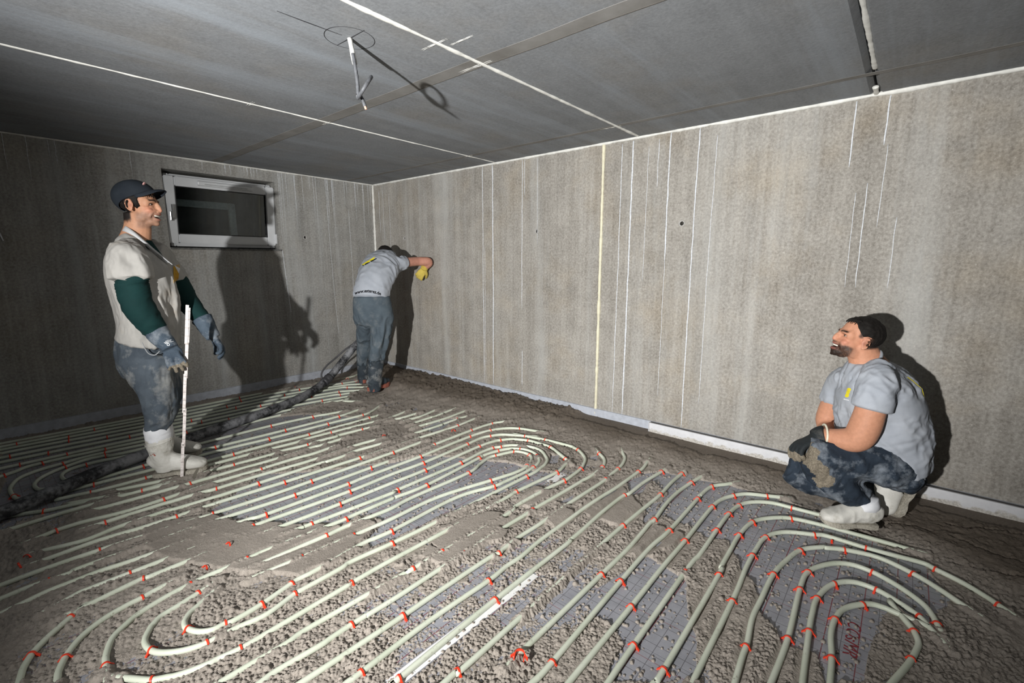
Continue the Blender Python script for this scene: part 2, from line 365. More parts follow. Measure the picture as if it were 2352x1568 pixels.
for x1, x0 in zip(xs, xs[1:]):
    for y1, y0 in zip(ys, ys[1:]):
        obj('insulation_panel', newbox((x0+.0012, y0+.0012, -.034), (x1-.0012, y1-.0012, 0)), M_foil, fl)
def text_mesh(name, body, size, mat, M, parent=None, ext=.0004, shear=0, off=0):
    cu_ = bpy.data.curves.new(name, 'FONT'); cu_.body = body; cu_.size = size; cu_.extrude = ext; cu_.shear = shear; cu_.offset = off; cu_.resolution_u = 3
    o = bpy.data.objects.new(name, cu_); C.objects.link(o); dg = bpy.context.evaluated_depsgraph_get(); dg.update()
    me = bpy.data.meshes.new_from_object(o.evaluated_get(dg)); bpy.data.objects.remove(o); bpy.data.curves.remove(cu_)
    me.transform(M); me.materials.clear(); me.materials.append(mat); return link(name, me, parent)
M_redprint = simple('red_print', (.22, .02, .03), .6)
ang = math.radians(180)
text_mesh('printed_lettering', 'COsMR', .062, M_redprint, Matrix.Translation((-1.43, -5.135, .0004)) @ Matrix.Rotation(ang, 4, 'Z'), fl, .0003, .25, .0)
# ---------------------------------------------------------------- floor plan (metres): pipe runs, clips, bare and trowelled patches
PIPES=[
(0,[[(-4.6,-0.06),(-3.41,-0.13),(-2.65,-0.187),(-1.6,-0.195)],[(-0.7,-0.274),(-0.496,-0.235)]]),
(0,[[(-4.6,-0.15),(-3.41,-0.22),(-2.3,-0.297),(-1.4,-0.31)],[(-0.764,-0.48),(-0.637,-0.482)]]),
(0,[[(-4.6,-0.22),(-3.415,-0.3),(-2.33,-0.402),(-1.5,-0.42)],[(-0.89,-0.541),(-0.715,-0.644)]]),
(0,[[(-4.6,-0.31),(-3.42,-0.393),(-2.36,-0.503),(-1.6,-0.52)],[(-0.972,-0.609),(-0.881,-0.658),(-0.777,-0.769)]]),
(0,[[(-4.6,-0.42),(-3.425,-0.506),(-2.39,-0.6),(-1.65,-0.63)],[(-1.082,-0.73),(-0.973,-0.777),(-0.876,-0.847)]]),
(0,[[(-4.6,-0.53),(-3.43,-0.614),(-2.41,-0.706),(-1.7,-0.73)],[(-1.159,-0.813),(-1.081,-0.854),(-1.023,-0.869)]]),
(0,[[(-4.4,-0.72),(-3.35,-0.755),(-2.68,-0.79)],[(-2.44,-0.808),(-1.8,-0.83)],[(-1.301,-0.913),(-1.215,-0.933),(-1.121,-0.959)]]),
(0,[[(-4.3,-1.2),(-3.6,-1.0),(-3.444,-0.92),(-3.377,-0.889),(-3.25,-0.838),(-2.7,-0.875),(-2.46,-0.905),(-2.0,-0.92)],[(-1.304,-1.005),(-1.252,-1.024)]]),
(0,[[(-3.376,-1.458),(-3.404,-1.395),(-3.418,-1.263),(-3.41,-1.157),(-3.364,-1.036),(-3.27,-0.975),(-3.163,-0.954),(-3.044,-0.931),(-2.938,-0.936)],[(-2.74,-0.96),(-2.5,-0.987),(-2.1,-1.01)]]),
(0,[[(-3.28,-1.38),(-3.311,-1.327),(-3.317,-1.237),(-3.285,-1.147),(-3.224,-1.082),(-3.158,-1.04),(-3.053,-0.997),(-2.949,-1.004),(-2.745,-1.052)],[(-1.221,-1.047),(-1.177,-1.089),(-1.128,-1.156)]]),
(0,[[(-3.091,-1.306),(-3.141,-1.332),(-3.169,-1.331),(-3.19,-1.281),(-3.193,-1.206),(-3.175,-1.15),(-3.132,-1.11),(-3.062,-1.098),(-2.965,-1.102),(-2.862,-1.128)]]),
(0,[[(-2.95,-1.27),(-2.35,-1.262)],[(-1.94,-1.265),(-1.597,-1.308),(-1.486,-1.341),(-1.4,-1.362)]]),
(0,[[(-3.004,-1.431),(-2.767,-1.411)],[(-2.477,-1.407),(-2.399,-1.421),(-1.905,-1.457),(-1.446,-1.474),(-1.266,-1.446)]]),
(0,[[(-3.127,-1.502),(-2.777,-1.53)],[(-2.609,-1.512),(-2.311,-1.524),(-2.074,-1.551),(-1.607,-1.579),(-1.289,-1.602),(-1.186,-1.574),(-1.09,-1.519)]]),
(0,[[(-3.168,-1.61),(-3.056,-1.635),(-2.809,-1.646)],[(-2.567,-1.654),(-2.36,-1.661),(-2.084,-1.67),(-1.835,-1.699),(-1.307,-1.716),(-1.236,-1.715)]]),
(0,[[(-2.982,-1.717),(-2.831,-1.762)]]),
(0,[[(-3.133,-1.737),(-3.101,-1.749)]]),
(0,[[(-3.377,-1.674),(-3.296,-1.717),(-3.169,-1.747)],[(-2.995,-1.814),(-2.849,-1.841)]]),
(0,[[(-2.576,-1.737),(-2.319,-1.747)],[(-2.119,-1.766),(-1.977,-1.782)],[(-1.887,-1.773),(-1.699,-1.79),(-1.359,-1.83)]]),
(0,[[(-1.46,-1.925),(-1.678,-1.891)],[(-1.715,-1.902),(-1.842,-1.885)],[(-1.94,-1.895),(-2.102,-1.864)],[(-2.193,-1.872),(-2.427,-1.853),(-2.539,-1.841)],[(-3.153,-1.816),(-3.29,-1.813),(-3.424,-1.821)]]),
(0,[[(-3.116,-1.902),(-3.066,-1.911),(-2.781,-1.935)],[(-2.702,-1.941),(-2.43,-1.955),(-2.213,-1.971)],[(-1.949,-1.967),(-1.898,-1.978)],[(-1.804,-1.979),(-1.751,-1.978)]]),
(0,[[(-3.333,-2.025),(-3.303,-2.016),(-3.197,-2.016),(-3.015,-2.055),(-2.81,-2.048)],[(-2.577,-2.041),(-2.336,-2.066)],[(-2.3,-2.062),(-2.148,-2.064)],[(-2.111,-2.067),(-1.994,-2.083),(-1.901,-2.078)]]),
(1,[[(-1.135,-1.843),(-1.033,-1.822)]]),
(1,[[(-1.158,-1.922),(-1.113,-1.93),(-0.994,-1.931)]]),
(1,[[(-1.078,-2.017),(-0.969,-2.024),(-0.829,-1.997)]]),
(1,[[(-0.854,-2.112),(-0.715,-2.099)]]),
(1,[[(-1.107,-2.115),(-1.01,-2.113),(-0.904,-2.116)]]),
(1,[[(-3.128,-2.106),(-3.025,-2.106)],[(-2.965,-2.109),(-2.888,-2.11)],[(-2.828,-2.118),(-2.761,-2.119)],[(-2.67,-2.129),(-2.619,-2.139),(-2.338,-2.154),(-2.045,-2.182)],[(-1.715,-2.176),(-1.584,-2.191)]]),
(1,[[(-1.131,-2.213),(-1.032,-2.218)]]),
(1,[[(-0.989,-2.225),(-0.86,-2.23),(-0.67,-2.218)]]),
(1,[[(-1.602,-2.29),(-1.772,-2.268)],[(-1.887,-2.285),(-2.004,-2.281)],[(-2.026,-2.273),(-2.43,-2.257),(-2.645,-2.248),(-2.848,-2.227)],[(-2.876,-2.214),(-2.944,-2.214)],[(-3.092,-2.214),(-3.22,-2.238),(-3.342,-2.208)]]),
(1,[[(-1.258,-2.314),(-1.096,-2.322)]]),
(1,[[(-1.04,-2.321),(-0.824,-2.323),(-0.75,-2.329)]]),
(1,[[(-3.35,-2.3),(-3.184,-2.291),(-3.025,-2.314),(-2.904,-2.322)],[(-2.856,-2.325),(-2.839,-2.324)],[(-2.726,-2.327),(-2.696,-2.332)],[(-2.648,-2.33),(-2.321,-2.364),(-1.938,-2.39),(-1.821,-2.399)],[(-1.305,-2.418),(-1.194,-2.427),(-0.939,-2.445),(-0.753,-2.432)]]),
(1,[[(-3.573,-2.407),(-3.513,-2.398),(-3.384,-2.39),(-3.194,-2.396)],[(-2.774,-2.44),(-2.735,-2.44),(-2.468,-2.467),(-2.208,-2.478),(-1.635,-2.496)],[(-1.617,-2.5),(-1.396,-2.496)]]),
(1,[[(-3.519,-2.515),(-3.432,-2.504)],[(-3.315,-2.514),(-3.246,-2.501)],[(-2.733,-2.53),(-2.356,-2.573),(-1.86,-2.593)],[(-1.33,-2.608),(-0.945,-2.607),(-0.715,-2.627),(-0.641,-2.66)]]),
(1,[[(-0.621,-3.003),(-0.66,-2.878),(-0.722,-2.792),(-0.845,-2.725),(-1.05,-2.695),(-1.533,-2.7),(-1.957,-2.684)],[(-2.08,-2.686),(-2.554,-2.665),(-2.661,-2.643)],[(-3.071,-2.617),(-3.213,-2.597),(-3.301,-2.597)],[(-3.39,-2.599),(-3.447,-2.614)]]),
(1,[[(-0.759,-3.015),(-0.847,-2.862),(-0.935,-2.808),(-1.017,-2.783),(-1.166,-2.79),(-1.586,-2.797)],[(-1.828,-2.779),(-2.125,-2.777),(-2.619,-2.733)],[(-3.029,-2.716),(-3.149,-2.713),(-3.272,-2.709)],[(-3.305,-2.709),(-3.333,-2.72)]]),
(1,[[(-3.296,-2.828),(-3.122,-2.799)],[(-3.093,-2.806),(-2.971,-2.808)]]),
(1,[[(-2.538,-2.847),(-2.239,-2.867),(-1.901,-2.88)],[(-1.655,-2.893),(-1.138,-2.889),(-0.991,-2.906),(-0.948,-2.923),(-0.872,-2.982),(-0.817,-3.09),(-0.808,-3.191),(-0.813,-3.296),(-0.864,-3.405),(-0.914,-3.497)]]),
(1,[[(-2.711,-3.083),(-2.466,-3.098)],[(-2.433,-3.1),(-2.342,-3.099)],[(-2.227,-3.113),(-2.078,-3.128)],[(-1.925,-3.118),(-1.503,-3.139),(-1.358,-3.104),(-1.26,-3.081)],[(-1.221,-3.079),(-1.187,-3.09),(-1.048,-3.143),(-1.019,-3.208)],[(-1.023,-3.267),(-1.07,-3.32)],[(-1.193,-3.369),(-1.293,-3.368),(-1.379,-3.348)],[(-1.486,-3.32),(-1.831,-3.229)],[(-2.144,-3.219),(-2.328,-3.205)],[(-2.679,-3.169),(-2.727,-3.164)]]),
(1,[[(-3.016,-3.164),(-3.048,-3.183),(-3.074,-3.213),(-3.083,-3.24),(-3.083,-3.265),(-3.061,-3.316),(-3.024,-3.346),(-2.985,-3.348)],[(-2.956,-3.357),(-2.854,-3.348),(-2.717,-3.317)],[(-2.682,-3.312),(-2.614,-3.314)],[(-2.373,-3.296),(-2.293,-3.305),(-2.216,-3.314),(-2.132,-3.312)],[(-1.759,-3.314),(-1.525,-3.387)],[(-1.439,-3.399),(-1.255,-3.413),(-1.169,-3.408),(-1.103,-3.397),(-1.048,-3.37)],[(-0.985,-3.299),(-0.965,-3.209)],[(-0.982,-3.148),(-1.024,-3.088),(-1.112,-3.047),(-1.251,-3.023)],[(-1.293,-3.031),(-1.779,-3.064),(-1.988,-3.043)],[(-2.017,-3.042),(-2.253,-3.032)],[(-2.304,-3.035),(-2.383,-3.027)],[(-2.688,-2.998),(-2.741,-2.997)],[(-2.87,-2.995),(-2.944,-2.992)],[(-3.038,-3.001),(-3.108,-3.015),(-3.182,-3.04)],[(-3.216,-3.063),(-3.269,-3.112),(-3.301,-3.191),(-3.311,-3.246)]]),
(1,[[(-2.486,-2.938),(-2.441,-2.942),(-1.978,-2.987)],[(-1.931,-2.979),(-1.423,-2.99),(-1.216,-2.975),(-1.094,-2.984),(-1.042,-3.014)],[(-1.012,-3.021),(-0.955,-3.073)],[(-0.902,-3.185),(-0.911,-3.285),(-0.969,-3.368),(-1.013,-3.412),(-1.08,-3.441)],[(-1.134,-3.45),(-1.198,-3.46),(-1.296,-3.457),(-1.493,-3.447)],[(-2.04,-3.421),(-2.273,-3.402),(-2.418,-3.384),(-2.492,-3.378)],[(-2.535,-3.386),(-2.715,-3.389)],[(-2.74,-3.39),(-2.862,-3.419),(-2.959,-3.405)],[(-3.059,-3.398),(-3.124,-3.372),(-3.175,-3.326),(-3.198,-3.278),(-3.199,-3.218),(-3.172,-3.164),(-3.155,-3.144),(-3.126,-3.12),(-3.07,-3.106),(-2.993,-3.084)]]),
(1,[[(-1.011,-3.551),(-1.123,-3.569),(-1.367,-3.546),(-1.501,-3.532),(-1.595,-3.535),(-1.583,-3.523)],[(-2.059,-3.521),(-2.232,-3.514),(-2.392,-3.507),(-2.551,-3.508)],[(-2.577,-3.511),(-2.817,-3.515),(-2.969,-3.518)],[(-3.031,-3.511),(-3.059,-3.505)],[(-3.085,-3.503),(-3.137,-3.488),(-3.175,-3.471)],[(-3.192,-3.458),(-3.229,-3.43),(-3.274,-3.367)]]),
(1,[[(-0.76,-3.015),(-0.72,-3.182),(-0.702,-3.401)],[(-0.713,-3.436),(-0.725,-3.479),(-0.775,-3.548),(-0.832,-3.602),(-0.917,-3.64),(-0.984,-3.66),(-1.082,-3.669),(-1.181,-3.671),(-1.337,-3.65)],[(-1.43,-3.643),(-1.627,-3.637)],[(-1.719,-3.655),(-1.736,-3.657)],[(-2.324,-3.632),(-2.367,-3.629)],[(-2.577,-3.62),(-2.635,-3.617)],[(-2.65,-3.614),(-2.774,-3.61)],[(-2.83,-3.611),(-2.881,-3.618)],[(-2.993,-3.614),(-3.08,-3.612)]]),
(2,[[(-3.503,-3.105),(-3.49,-3.048),(-3.465,-2.99),(-3.434,-2.946),(-3.393,-2.902),(-3.35,-2.862)]]),
(2,[[(-3.424,-3.195),(-3.416,-3.155),(-3.388,-3.087),(-3.34,-3.019),(-3.273,-2.971),(-3.197,-2.947),(-3.148,-2.941)],[(-3.117,-2.932),(-3.091,-2.928)]]),
(2,[[(-0.685,-3.63),(-0.736,-3.692),(-0.786,-3.727),(-0.867,-3.755)],[(-1.027,-3.765),(-1.114,-3.757)],[(-1.166,-3.756),(-1.379,-3.745),(-1.566,-3.733)],[(-1.672,-3.733),(-1.816,-3.727)],[(-2.281,-3.725),(-2.48,-3.725),(-2.605,-3.72)],[(-2.625,-3.717),(-2.693,-3.715),(-2.764,-3.717)],[(-2.808,-3.718),(-2.947,-3.707),(-3.004,-3.712)]]),
(2,[[(-0.577,-3.758),(-0.641,-3.804),(-0.734,-3.834),(-0.825,-3.847),(-0.92,-3.851)],[(-1.045,-3.861),(-1.397,-3.847)],[(-1.669,-3.847),(-1.84,-3.838)],[(-1.96,-3.843),(-1.996,-3.849)],[(-2.06,-3.837),(-2.354,-3.829),(-2.532,-3.827),(-2.756,-3.82)],[(-2.792,-3.819),(-2.923,-3.813)]]),
(2,[[(-0.631,-3.955),(-0.706,-3.967),(-0.778,-3.968),(-1.058,-3.962)],[(-1.214,-3.949),(-1.372,-3.94),(-1.546,-3.938),(-1.795,-3.935)],[(-1.946,-3.943),(-2.048,-3.937),(-2.169,-3.941),(-2.477,-3.924),(-2.771,-3.927),(-2.819,-3.926)]]),
(2,[[(-0.681,-4.082),(-0.894,-4.059),(-1.074,-4.055)],[(-1.138,-4.039),(-1.367,-4.036),(-1.571,-4.044),(-1.702,-4.046)],[(-1.742,-4.05),(-2.235,-4.039),(-2.705,-4.041),(-2.729,-4.043)]]),
(3,[[(-0.623,-4.193),(-0.784,-4.19),(-0.974,-4.199),(-1.117,-4.194)],[(-1.238,-4.189),(-1.42,-4.183),(-1.589,-4.18)],[(-2.272,-4.176),(-2.546,-4.173)],[(-2.572,-4.166),(-2.625,-4.166)]]),
(3,[[(-0.624,-4.297),(-0.707,-4.283),(-0.884,-4.265),(-1.055,-4.266),(-1.248,-4.284)],[(-1.303,-4.28),(-1.414,-4.286)],[(-1.586,-4.293),(-1.822,-4.289),(-2.362,-4.28)]]),
(3,[[(-0.588,-4.457),(-0.681,-4.395),(-0.837,-4.38),(-0.897,-4.382),(-1.303,-4.383)],[(-1.502,-4.369),(-1.811,-4.373),(-2.334,-4.387),(-2.443,-4.382)]]),
(3,[[(-0.58,-4.699),(-0.592,-4.676),(-0.64,-4.584),(-0.713,-4.528),(-0.808,-4.488),(-0.924,-4.475),(-1.119,-4.474),(-1.344,-4.476),(-1.602,-4.472)],[(-1.916,-4.474),(-2.367,-4.473)]]),
(3,[[(-0.644,-4.874),(-0.65,-4.813),(-0.663,-4.716),(-0.724,-4.63),(-0.81,-4.584),(-0.947,-4.566),(-1.15,-4.565),(-1.4,-4.568),(-1.527,-4.561)],[(-2.09,-4.566),(-2.284,-4.57)]]),
(3,[[(-0.727,-5.277),(-0.73,-5.194),(-0.739,-5.052)],[(-0.744,-4.988),(-0.776,-4.831),(-0.854,-4.739),(-0.952,-4.683),(-1.122,-4.664),(-1.284,-4.667),(-1.434,-4.671)],[(-1.501,-4.68),(-2.116,-4.688),(-2.19,-4.683)]]),
(3,[[(-1.05,-5.46),(-0.996,-5.401),(-0.942,-5.323),(-0.898,-5.201),(-0.928,-5.076),(-0.964,-5.013)],[(-0.973,-4.992),(-1.058,-4.922),(-1.179,-4.887),(-1.34,-4.86),(-1.547,-4.856),(-1.678,-4.855),(-1.817,-4.871)],[(-1.895,-4.874),(-2.021,-4.883)]]),
(3,[[(-0.972,-5.581),(-0.944,-5.555),(-0.885,-5.485),(-0.84,-5.4)],[(-0.819,-5.361),(-0.831,-5.261),(-0.844,-5.155),(-0.847,-5.0)],[(-0.875,-4.946),(-0.944,-4.831),(-1.052,-4.769),(-1.208,-4.757),(-1.362,-4.757)],[(-1.452,-4.762),(-1.62,-4.77),(-2.064,-4.777)]]),
(3,[[(-1.263,-5.393),(-1.213,-5.38),(-1.154,-5.351),(-1.088,-5.277),(-1.043,-5.187),(-1.043,-5.105),(-1.103,-5.034),(-1.223,-4.973),(-1.378,-4.965),(-1.702,-4.978),(-1.945,-4.972)]]),
(3,[[(-1.307,-5.372),(-1.256,-5.342),(-1.211,-5.284),(-1.173,-5.207),(-1.179,-5.128),(-1.255,-5.063),(-1.389,-5.028),(-1.5,-5.026),(-1.616,-5.031),(-1.88,-5.05)]]),
(3,[[(-1.288,-5.27),(-1.283,-5.233),(-1.3,-5.185),(-1.384,-5.121),(-1.479,-5.097),(-1.583,-5.095),(-1.7,-5.11),(-1.822,-5.118)]]),
(3,[[(-1.31,-5.298),(-1.358,-5.324)],[(-1.418,-5.338),(-1.466,-5.333)],[(-1.562,-5.311),(-1.695,-5.269)]])]
CLIPS=[(0,-2.822,-1.416,0.08),(0,-3.082,-1.506,-0.08),(0,-2.857,-1.644,-0.04),(0,-2.914,-1.829,-0.18),(0,-2.863,-2.05,0.03),(1,-3.128,-2.106,0.0),(0,-3.303,-2.016,0.29),(0,-2.925,-0.86,-0.07),(0,-2.938,-0.936,-0.12),(0,-2.946,-1.005,-0.23),(0,-3.061,-1.098,-0.04),(0,-3.158,-1.04,0.39),(0,-3.161,-0.954,0.19),(0,-3.25,-0.838,0.38),(0,-3.117,-0.767,-0.05),(0,-3.347,-0.755,-0.05),(0,-3.197,-0.635,-0.09),(0,-3.379,-0.51,-0.09),(0,-3.055,-0.334,-0.09),(0,-2.864,-0.557,-0.09),(0,-2.75,-0.675,-0.09),(0,-3.066,-0.43,-0.1),(0,-2.894,-0.256,-0.07),(0,-3.328,-0.226,-0.07),(0,-3.427,-0.912,0.43),(0,-3.114,-1.622,-0.22),(0,-3.318,-1.705,-0.49),(0,-3.409,-1.347,1.68),(0,-1.937,-1.265,-0.12),(0,-1.908,-1.457,-0.07),(0,-2.074,-1.551,-0.11),(0,-1.833,-1.699,-0.03),(0,-1.61,-1.579,-0.06),(0,-1.697,-1.79,-0.12),(0,-1.603,-1.307,-0.12),(0,-1.45,-1.474,-0.04),(0,-1.292,-1.602,-0.07),(0,-1.304,-1.716,0.01),(0,-2.399,-1.421,-0.07),(0,-2.36,-1.661,-0.03),(0,-1.94,-1.895,2.95),(0,-2.425,-1.853,3.06),(0,-2.337,-2.066,-0.1),(0,-1.762,-0.625,-0.04),(0,-1.259,-0.348,-0.26),(0,-1.245,-0.226,-0.09),(0,-1.45,-0.43,-0.2),(0,-1.327,-0.559,-0.14),(0,-1.299,-0.692,-0.17),(0,-1.788,-0.194,-0.01),(0,-1.819,-0.304,-0.01),(0,-1.979,-0.41,-0.02),(0,-1.935,-0.513,-0.02),(0,-2.102,-0.82,-0.03),(0,-2.272,-0.711,-0.03),(0,-2.317,-0.603,-0.04),(0,-2.435,-0.906,-0.03),(0,-1.499,-1.919,2.99),(0,-0.832,-0.462,-0.26),(0,-1.305,-0.912,-0.16),(0,-1.034,-0.751,-0.41),(0,-1.078,-0.855,-0.25),(0,-0.879,-0.66,-0.82),(0,-0.675,-0.481,-0.02),(0,-1.698,-0.73,-0.15),(0,-2.702,-1.941,-0.05),(1,-2.621,-2.139,-0.19),(1,-2.432,-2.257,3.1),(1,-2.321,-2.364,-0.07),(1,-2.209,-2.478,-0.04),(1,-1.821,-2.399,-0.04),(1,-1.86,-2.593,-0.03),(1,-2.355,-2.573,-0.04),(1,-2.08,-2.686,3.1),(1,-2.126,-2.777,3.05),(1,-2.239,-2.867,-0.07),(1,-2.736,-2.44,0.0),(1,-2.554,-2.665,2.94),(1,-2.872,-2.324,-0.06),(1,-2.643,-2.732,3.1),(1,-2.772,-2.997,3.13),(1,-2.605,-3.177,3.04),(1,-2.445,-3.099,-0.06),(1,-2.441,-2.942,-0.1),(1,-2.302,-3.035,-3.08),(1,-2.355,-3.202,3.04),(1,-1.618,-2.5,-0.22),(1,-1.328,-2.608,0.0),(1,-0.828,-2.323,-0.01),(1,-0.939,-2.445,-0.07),(1,-0.943,-2.607,-0.09),(1,-0.715,-2.627,-0.42),(1,-0.845,-2.725,3.0),(1,-0.66,-2.878,2.2),(1,-1.045,-2.696,3.0),(1,-1.534,-2.7,3.1),(1,-1.589,-2.797,3.07),(1,-1.166,-2.79,-3.12),(1,-0.934,-2.808,2.59),(1,-0.76,-3.017,-1.34),(1,-1.14,-2.889,0.01),(1,-0.946,-2.924,-0.66),(1,-0.817,-3.093,-1.48),(1,-1.654,-2.893,0.01),(1,-1.424,-2.99,-0.02),(1,-1.097,-2.984,-0.07),(1,-1.043,-3.014,-0.52),(1,-1.931,-2.979,-0.02),(1,-1.78,-3.064,3.04),(1,-1.288,-3.03,-2.95),(1,-1.111,-3.047,2.71),(1,-0.982,-3.149,1.84),(1,-1.047,-3.145,-1.15),(1,-1.187,-3.09,-0.31),(1,-1.499,-3.138,0.24),(1,-1.486,-3.32,2.89),(1,-1.526,-3.387,-0.3),(1,-1.171,-3.36,-2.76),(1,-1.163,-3.407,0.17),(1,-1.299,-3.457,3.09),(1,-1.493,-3.533,3.04),(1,-1.024,-3.268,-2.3),(1,-0.998,-3.314,0.85),(1,-0.72,-3.182,-1.49),(1,-0.814,-3.299,-2.01),(1,-0.913,-3.495,-2.07),(1,-0.724,-3.476,-1.84),(1,-0.98,-3.659,-2.85),(1,-1.192,-3.669,3.01),(1,-1.124,-3.569,3.05),(2,-0.685,-3.63,-2.26),(2,-0.864,-3.754,-2.81),(2,-0.824,-3.847,-3.0),(2,-0.778,-3.968,-3.13),(2,-0.681,-4.082,3.03),(3,-0.623,-4.193,3.12),(2,-1.008,-3.858,-3.06),(2,-1.121,-4.043,2.9),(3,-0.974,-4.199,3.11),(3,-1.414,-4.183,3.11),(3,-0.708,-4.283,3.04),(3,-1.255,-4.283,3.07),(3,-1.302,-4.383,-3.14),(3,-0.679,-4.396,2.55),(3,-0.886,-4.382,-3.11),(3,-0.921,-4.475,3.03),(2,-1.591,-3.733,3.14),(2,-3.35,-2.862,0.75),(1,-3.194,-2.396,-0.03),(1,-3.143,-2.713,3.12),(1,-3.113,-2.801,-0.24),(1,-2.993,-3.084,0.28),(1,-3.081,-3.271,-1.16),(1,-3.195,-3.285,2.02),(1,-3.058,-3.398,3.07),(1,-3.311,-3.246,-1.75),(1,-3.226,-3.432,2.49),(2,-3.148,-2.941,0.12),(1,-3.376,-2.509,-0.09),(1,-2.995,-2.997,-3.05),(1,-2.851,-3.347,0.22),(1,-2.72,-3.318,0.22),(1,-2.739,-3.39,-3.1),(1,-2.554,-3.508,-3.03),(1,-2.981,-3.349,-0.3),(1,-2.99,-3.516,3.03),(2,-2.68,-3.715,3.11),(1,-2.215,-3.314,0.02),(1,-2.274,-3.402,3.02),(1,-2.328,-3.632,3.07),(1,-2.161,-3.639,3.1),(2,-2.105,-3.726,3.14),(2,-2.0,-3.848,2.96),(2,-2.528,-3.827,3.13),(2,-2.17,-3.941,3.09),(2,-2.237,-4.039,-3.14),(2,-2.772,-3.927,3.12),(2,-2.705,-4.041,-3.14),(3,-2.563,-4.168,2.88),(3,-2.333,-4.387,-3.11),(3,-1.825,-4.289,3.12),(3,-1.811,-4.373,-3.13),(3,-1.919,-4.474,3.14),(3,-2.088,-4.566,-3.13),(3,-2.119,-4.688,3.07),(3,-1.571,-4.561,-3.13),(3,-1.498,-4.68,-3.01),(3,-1.631,-4.77,-3.13),(3,-1.341,-4.476,-3.13),(3,-1.147,-4.565,3.14),(3,-1.054,-4.769,3.06),(3,-1.257,-4.757,3.14),(3,-1.07,-4.919,2.86),(3,-1.342,-4.86,3.12),(3,-1.227,-4.973,3.09),(3,-1.378,-4.965,-3.1),(3,-1.245,-5.071,2.43),(3,-1.393,-5.028,3.12),(3,-1.703,-4.978,3.12),(3,-1.615,-5.031,-3.1),(3,-1.481,-5.097,3.12),(3,-1.318,-5.171,2.49),(3,-1.702,-5.11,-3.08),(3,-1.839,-4.872,-3.1),(3,-0.874,-4.948,2.05),(3,-0.928,-5.076,2.09),(3,-0.844,-5.154,1.59),(3,-0.84,-5.4,1.08),(3,-0.943,-5.325,0.97),(3,-1.043,-5.188,1.11),(3,-1.173,-5.207,1.11),(3,-1.255,-5.341,0.91),(3,-1.365,-5.326,-2.91),(3,-1.263,-5.393,0.25),(3,-1.531,-5.318,2.92),(3,-0.972,-5.581,0.75),(3,-0.713,-4.528,2.49),(3,-0.591,-4.677,2.05),(3,-0.813,-4.584,3.01),(3,-0.942,-4.567,3.01),(3,-0.65,-4.813,1.67),(3,-0.949,-4.685,2.62),(3,-0.777,-4.829,2.27),(3,-1.119,-4.664,3.03),(2,-3.467,-2.994,1.16),(2,-3.393,-3.099,1.18)]
LOOSE=[(-1.475,-2.186),(-0.684,-0.326),(-2.795,-2.832),(-1.047,-2.512),(-3.447,-2.297),(-3.421,-2.213),(-2.923,-2.922)]
FOIL={'mid':[(-2.77,-2.41),(-2.62,-2.29),(-2.36,-2.12),(-2.16,-2.31),(-1.95,-2.46),(-1.7,-2.6),(-1.43,-2.74),(-1.34,-2.91),(-1.29,-3.03),(-1.19,-3.26),(-1.2,-3.4),(-1.09,-3.58),(-1.27,-3.61),(-1.45,-3.48),(-1.68,-3.44),(-1.86,-3.42),(-1.98,-3.38),(-2.11,-3.39),(-2.24,-3.38),(-2.34,-3.35),(-2.32,-3.28),(-2.18,-3.2),(-2.16,-3.09),(-2.23,-3.02),(-2.36,-3.03),(-2.42,-2.92),(-2.52,-2.84),(-2.61,-2.69),(-2.68,-2.58)],'back':[(-3.41,-0.22),(-2.2,-0.06),(-1.51,-0.23),(-0.93,-0.26),(-0.59,-0.42),(-0.8,-0.71),(-1.11,-0.98),(-1.5,-0.96),(-1.84,-1.03),(-1.49,-1.26),(-1.34,-1.66),(-1.69,-1.63),(-2.02,-1.6),(-2.26,-1.58),(-2.44,-1.61),(-2.62,-1.51),(-2.9,-1.48),(-3.12,-1.58),(-3.32,-1.72),(-3.49,-1.78)],'tr':[(-0.75,-3.98),(-0.63,-4.08),(-0.62,-4.2),(-0.63,-4.32),(-0.57,-4.48),(-0.58,-4.67),(-0.61,-4.87),(-0.72,-5.02),(-0.73,-5.17),(-0.79,-5.36),(-1.0,-5.45),(-1.27,-5.39),(-1.29,-5.33),(-1.25,-5.28),(-1.33,-5.25),(-1.5,-5.21),(-1.73,-5.2),(-1.83,-5.09),(-1.71,-5.05),(-1.75,-4.97),(-1.65,-4.9),(-1.46,-4.83),(-1.37,-4.72),(-1.18,-4.63),(-1.22,-4.53),(-1.18,-4.48),(-1.18,-4.39),(-1.17,-4.26),(-0.89,-4.22)],'bl':[(-1.55,-4.4),(-1.57,-4.48),(-1.61,-4.57),(-1.78,-4.65),(-1.89,-4.69),(-2.09,-4.77),(-2.27,-4.57),(-2.1,-4.53),(-2.04,-4.41),(-2.01,-4.29),(-1.84,-4.34),(-1.7,-4.37)],'e1':[(-0.9,-3.95),(-0.72,-4.01),(-0.72,-4.07),(-1.04,-4.09),(-1.1,-4.05)],'e2':[(-1.4,-3.78),(-1.26,-3.81),(-1.36,-3.83),(-1.42,-3.82)],'e3':[(-0.91,-3.37),(-0.87,-3.41),(-0.98,-3.48),(-1.04,-3.45)],'e4':[(-0.78,-3.6),(-0.69,-3.62),(-0.8,-3.68)],'e5':[(-1.15,-4.18),(-1.02,-4.23),(-1.19,-4.25),(-1.31,-4.23)],'dl':[(-1.15,-2.27),(-0.84,-2.22),(-0.76,-2.31),(-1.18,-2.45)],'fr':[(-2.18,-3.61),(-2.17,-3.55),(-2.19,-3.49)]}
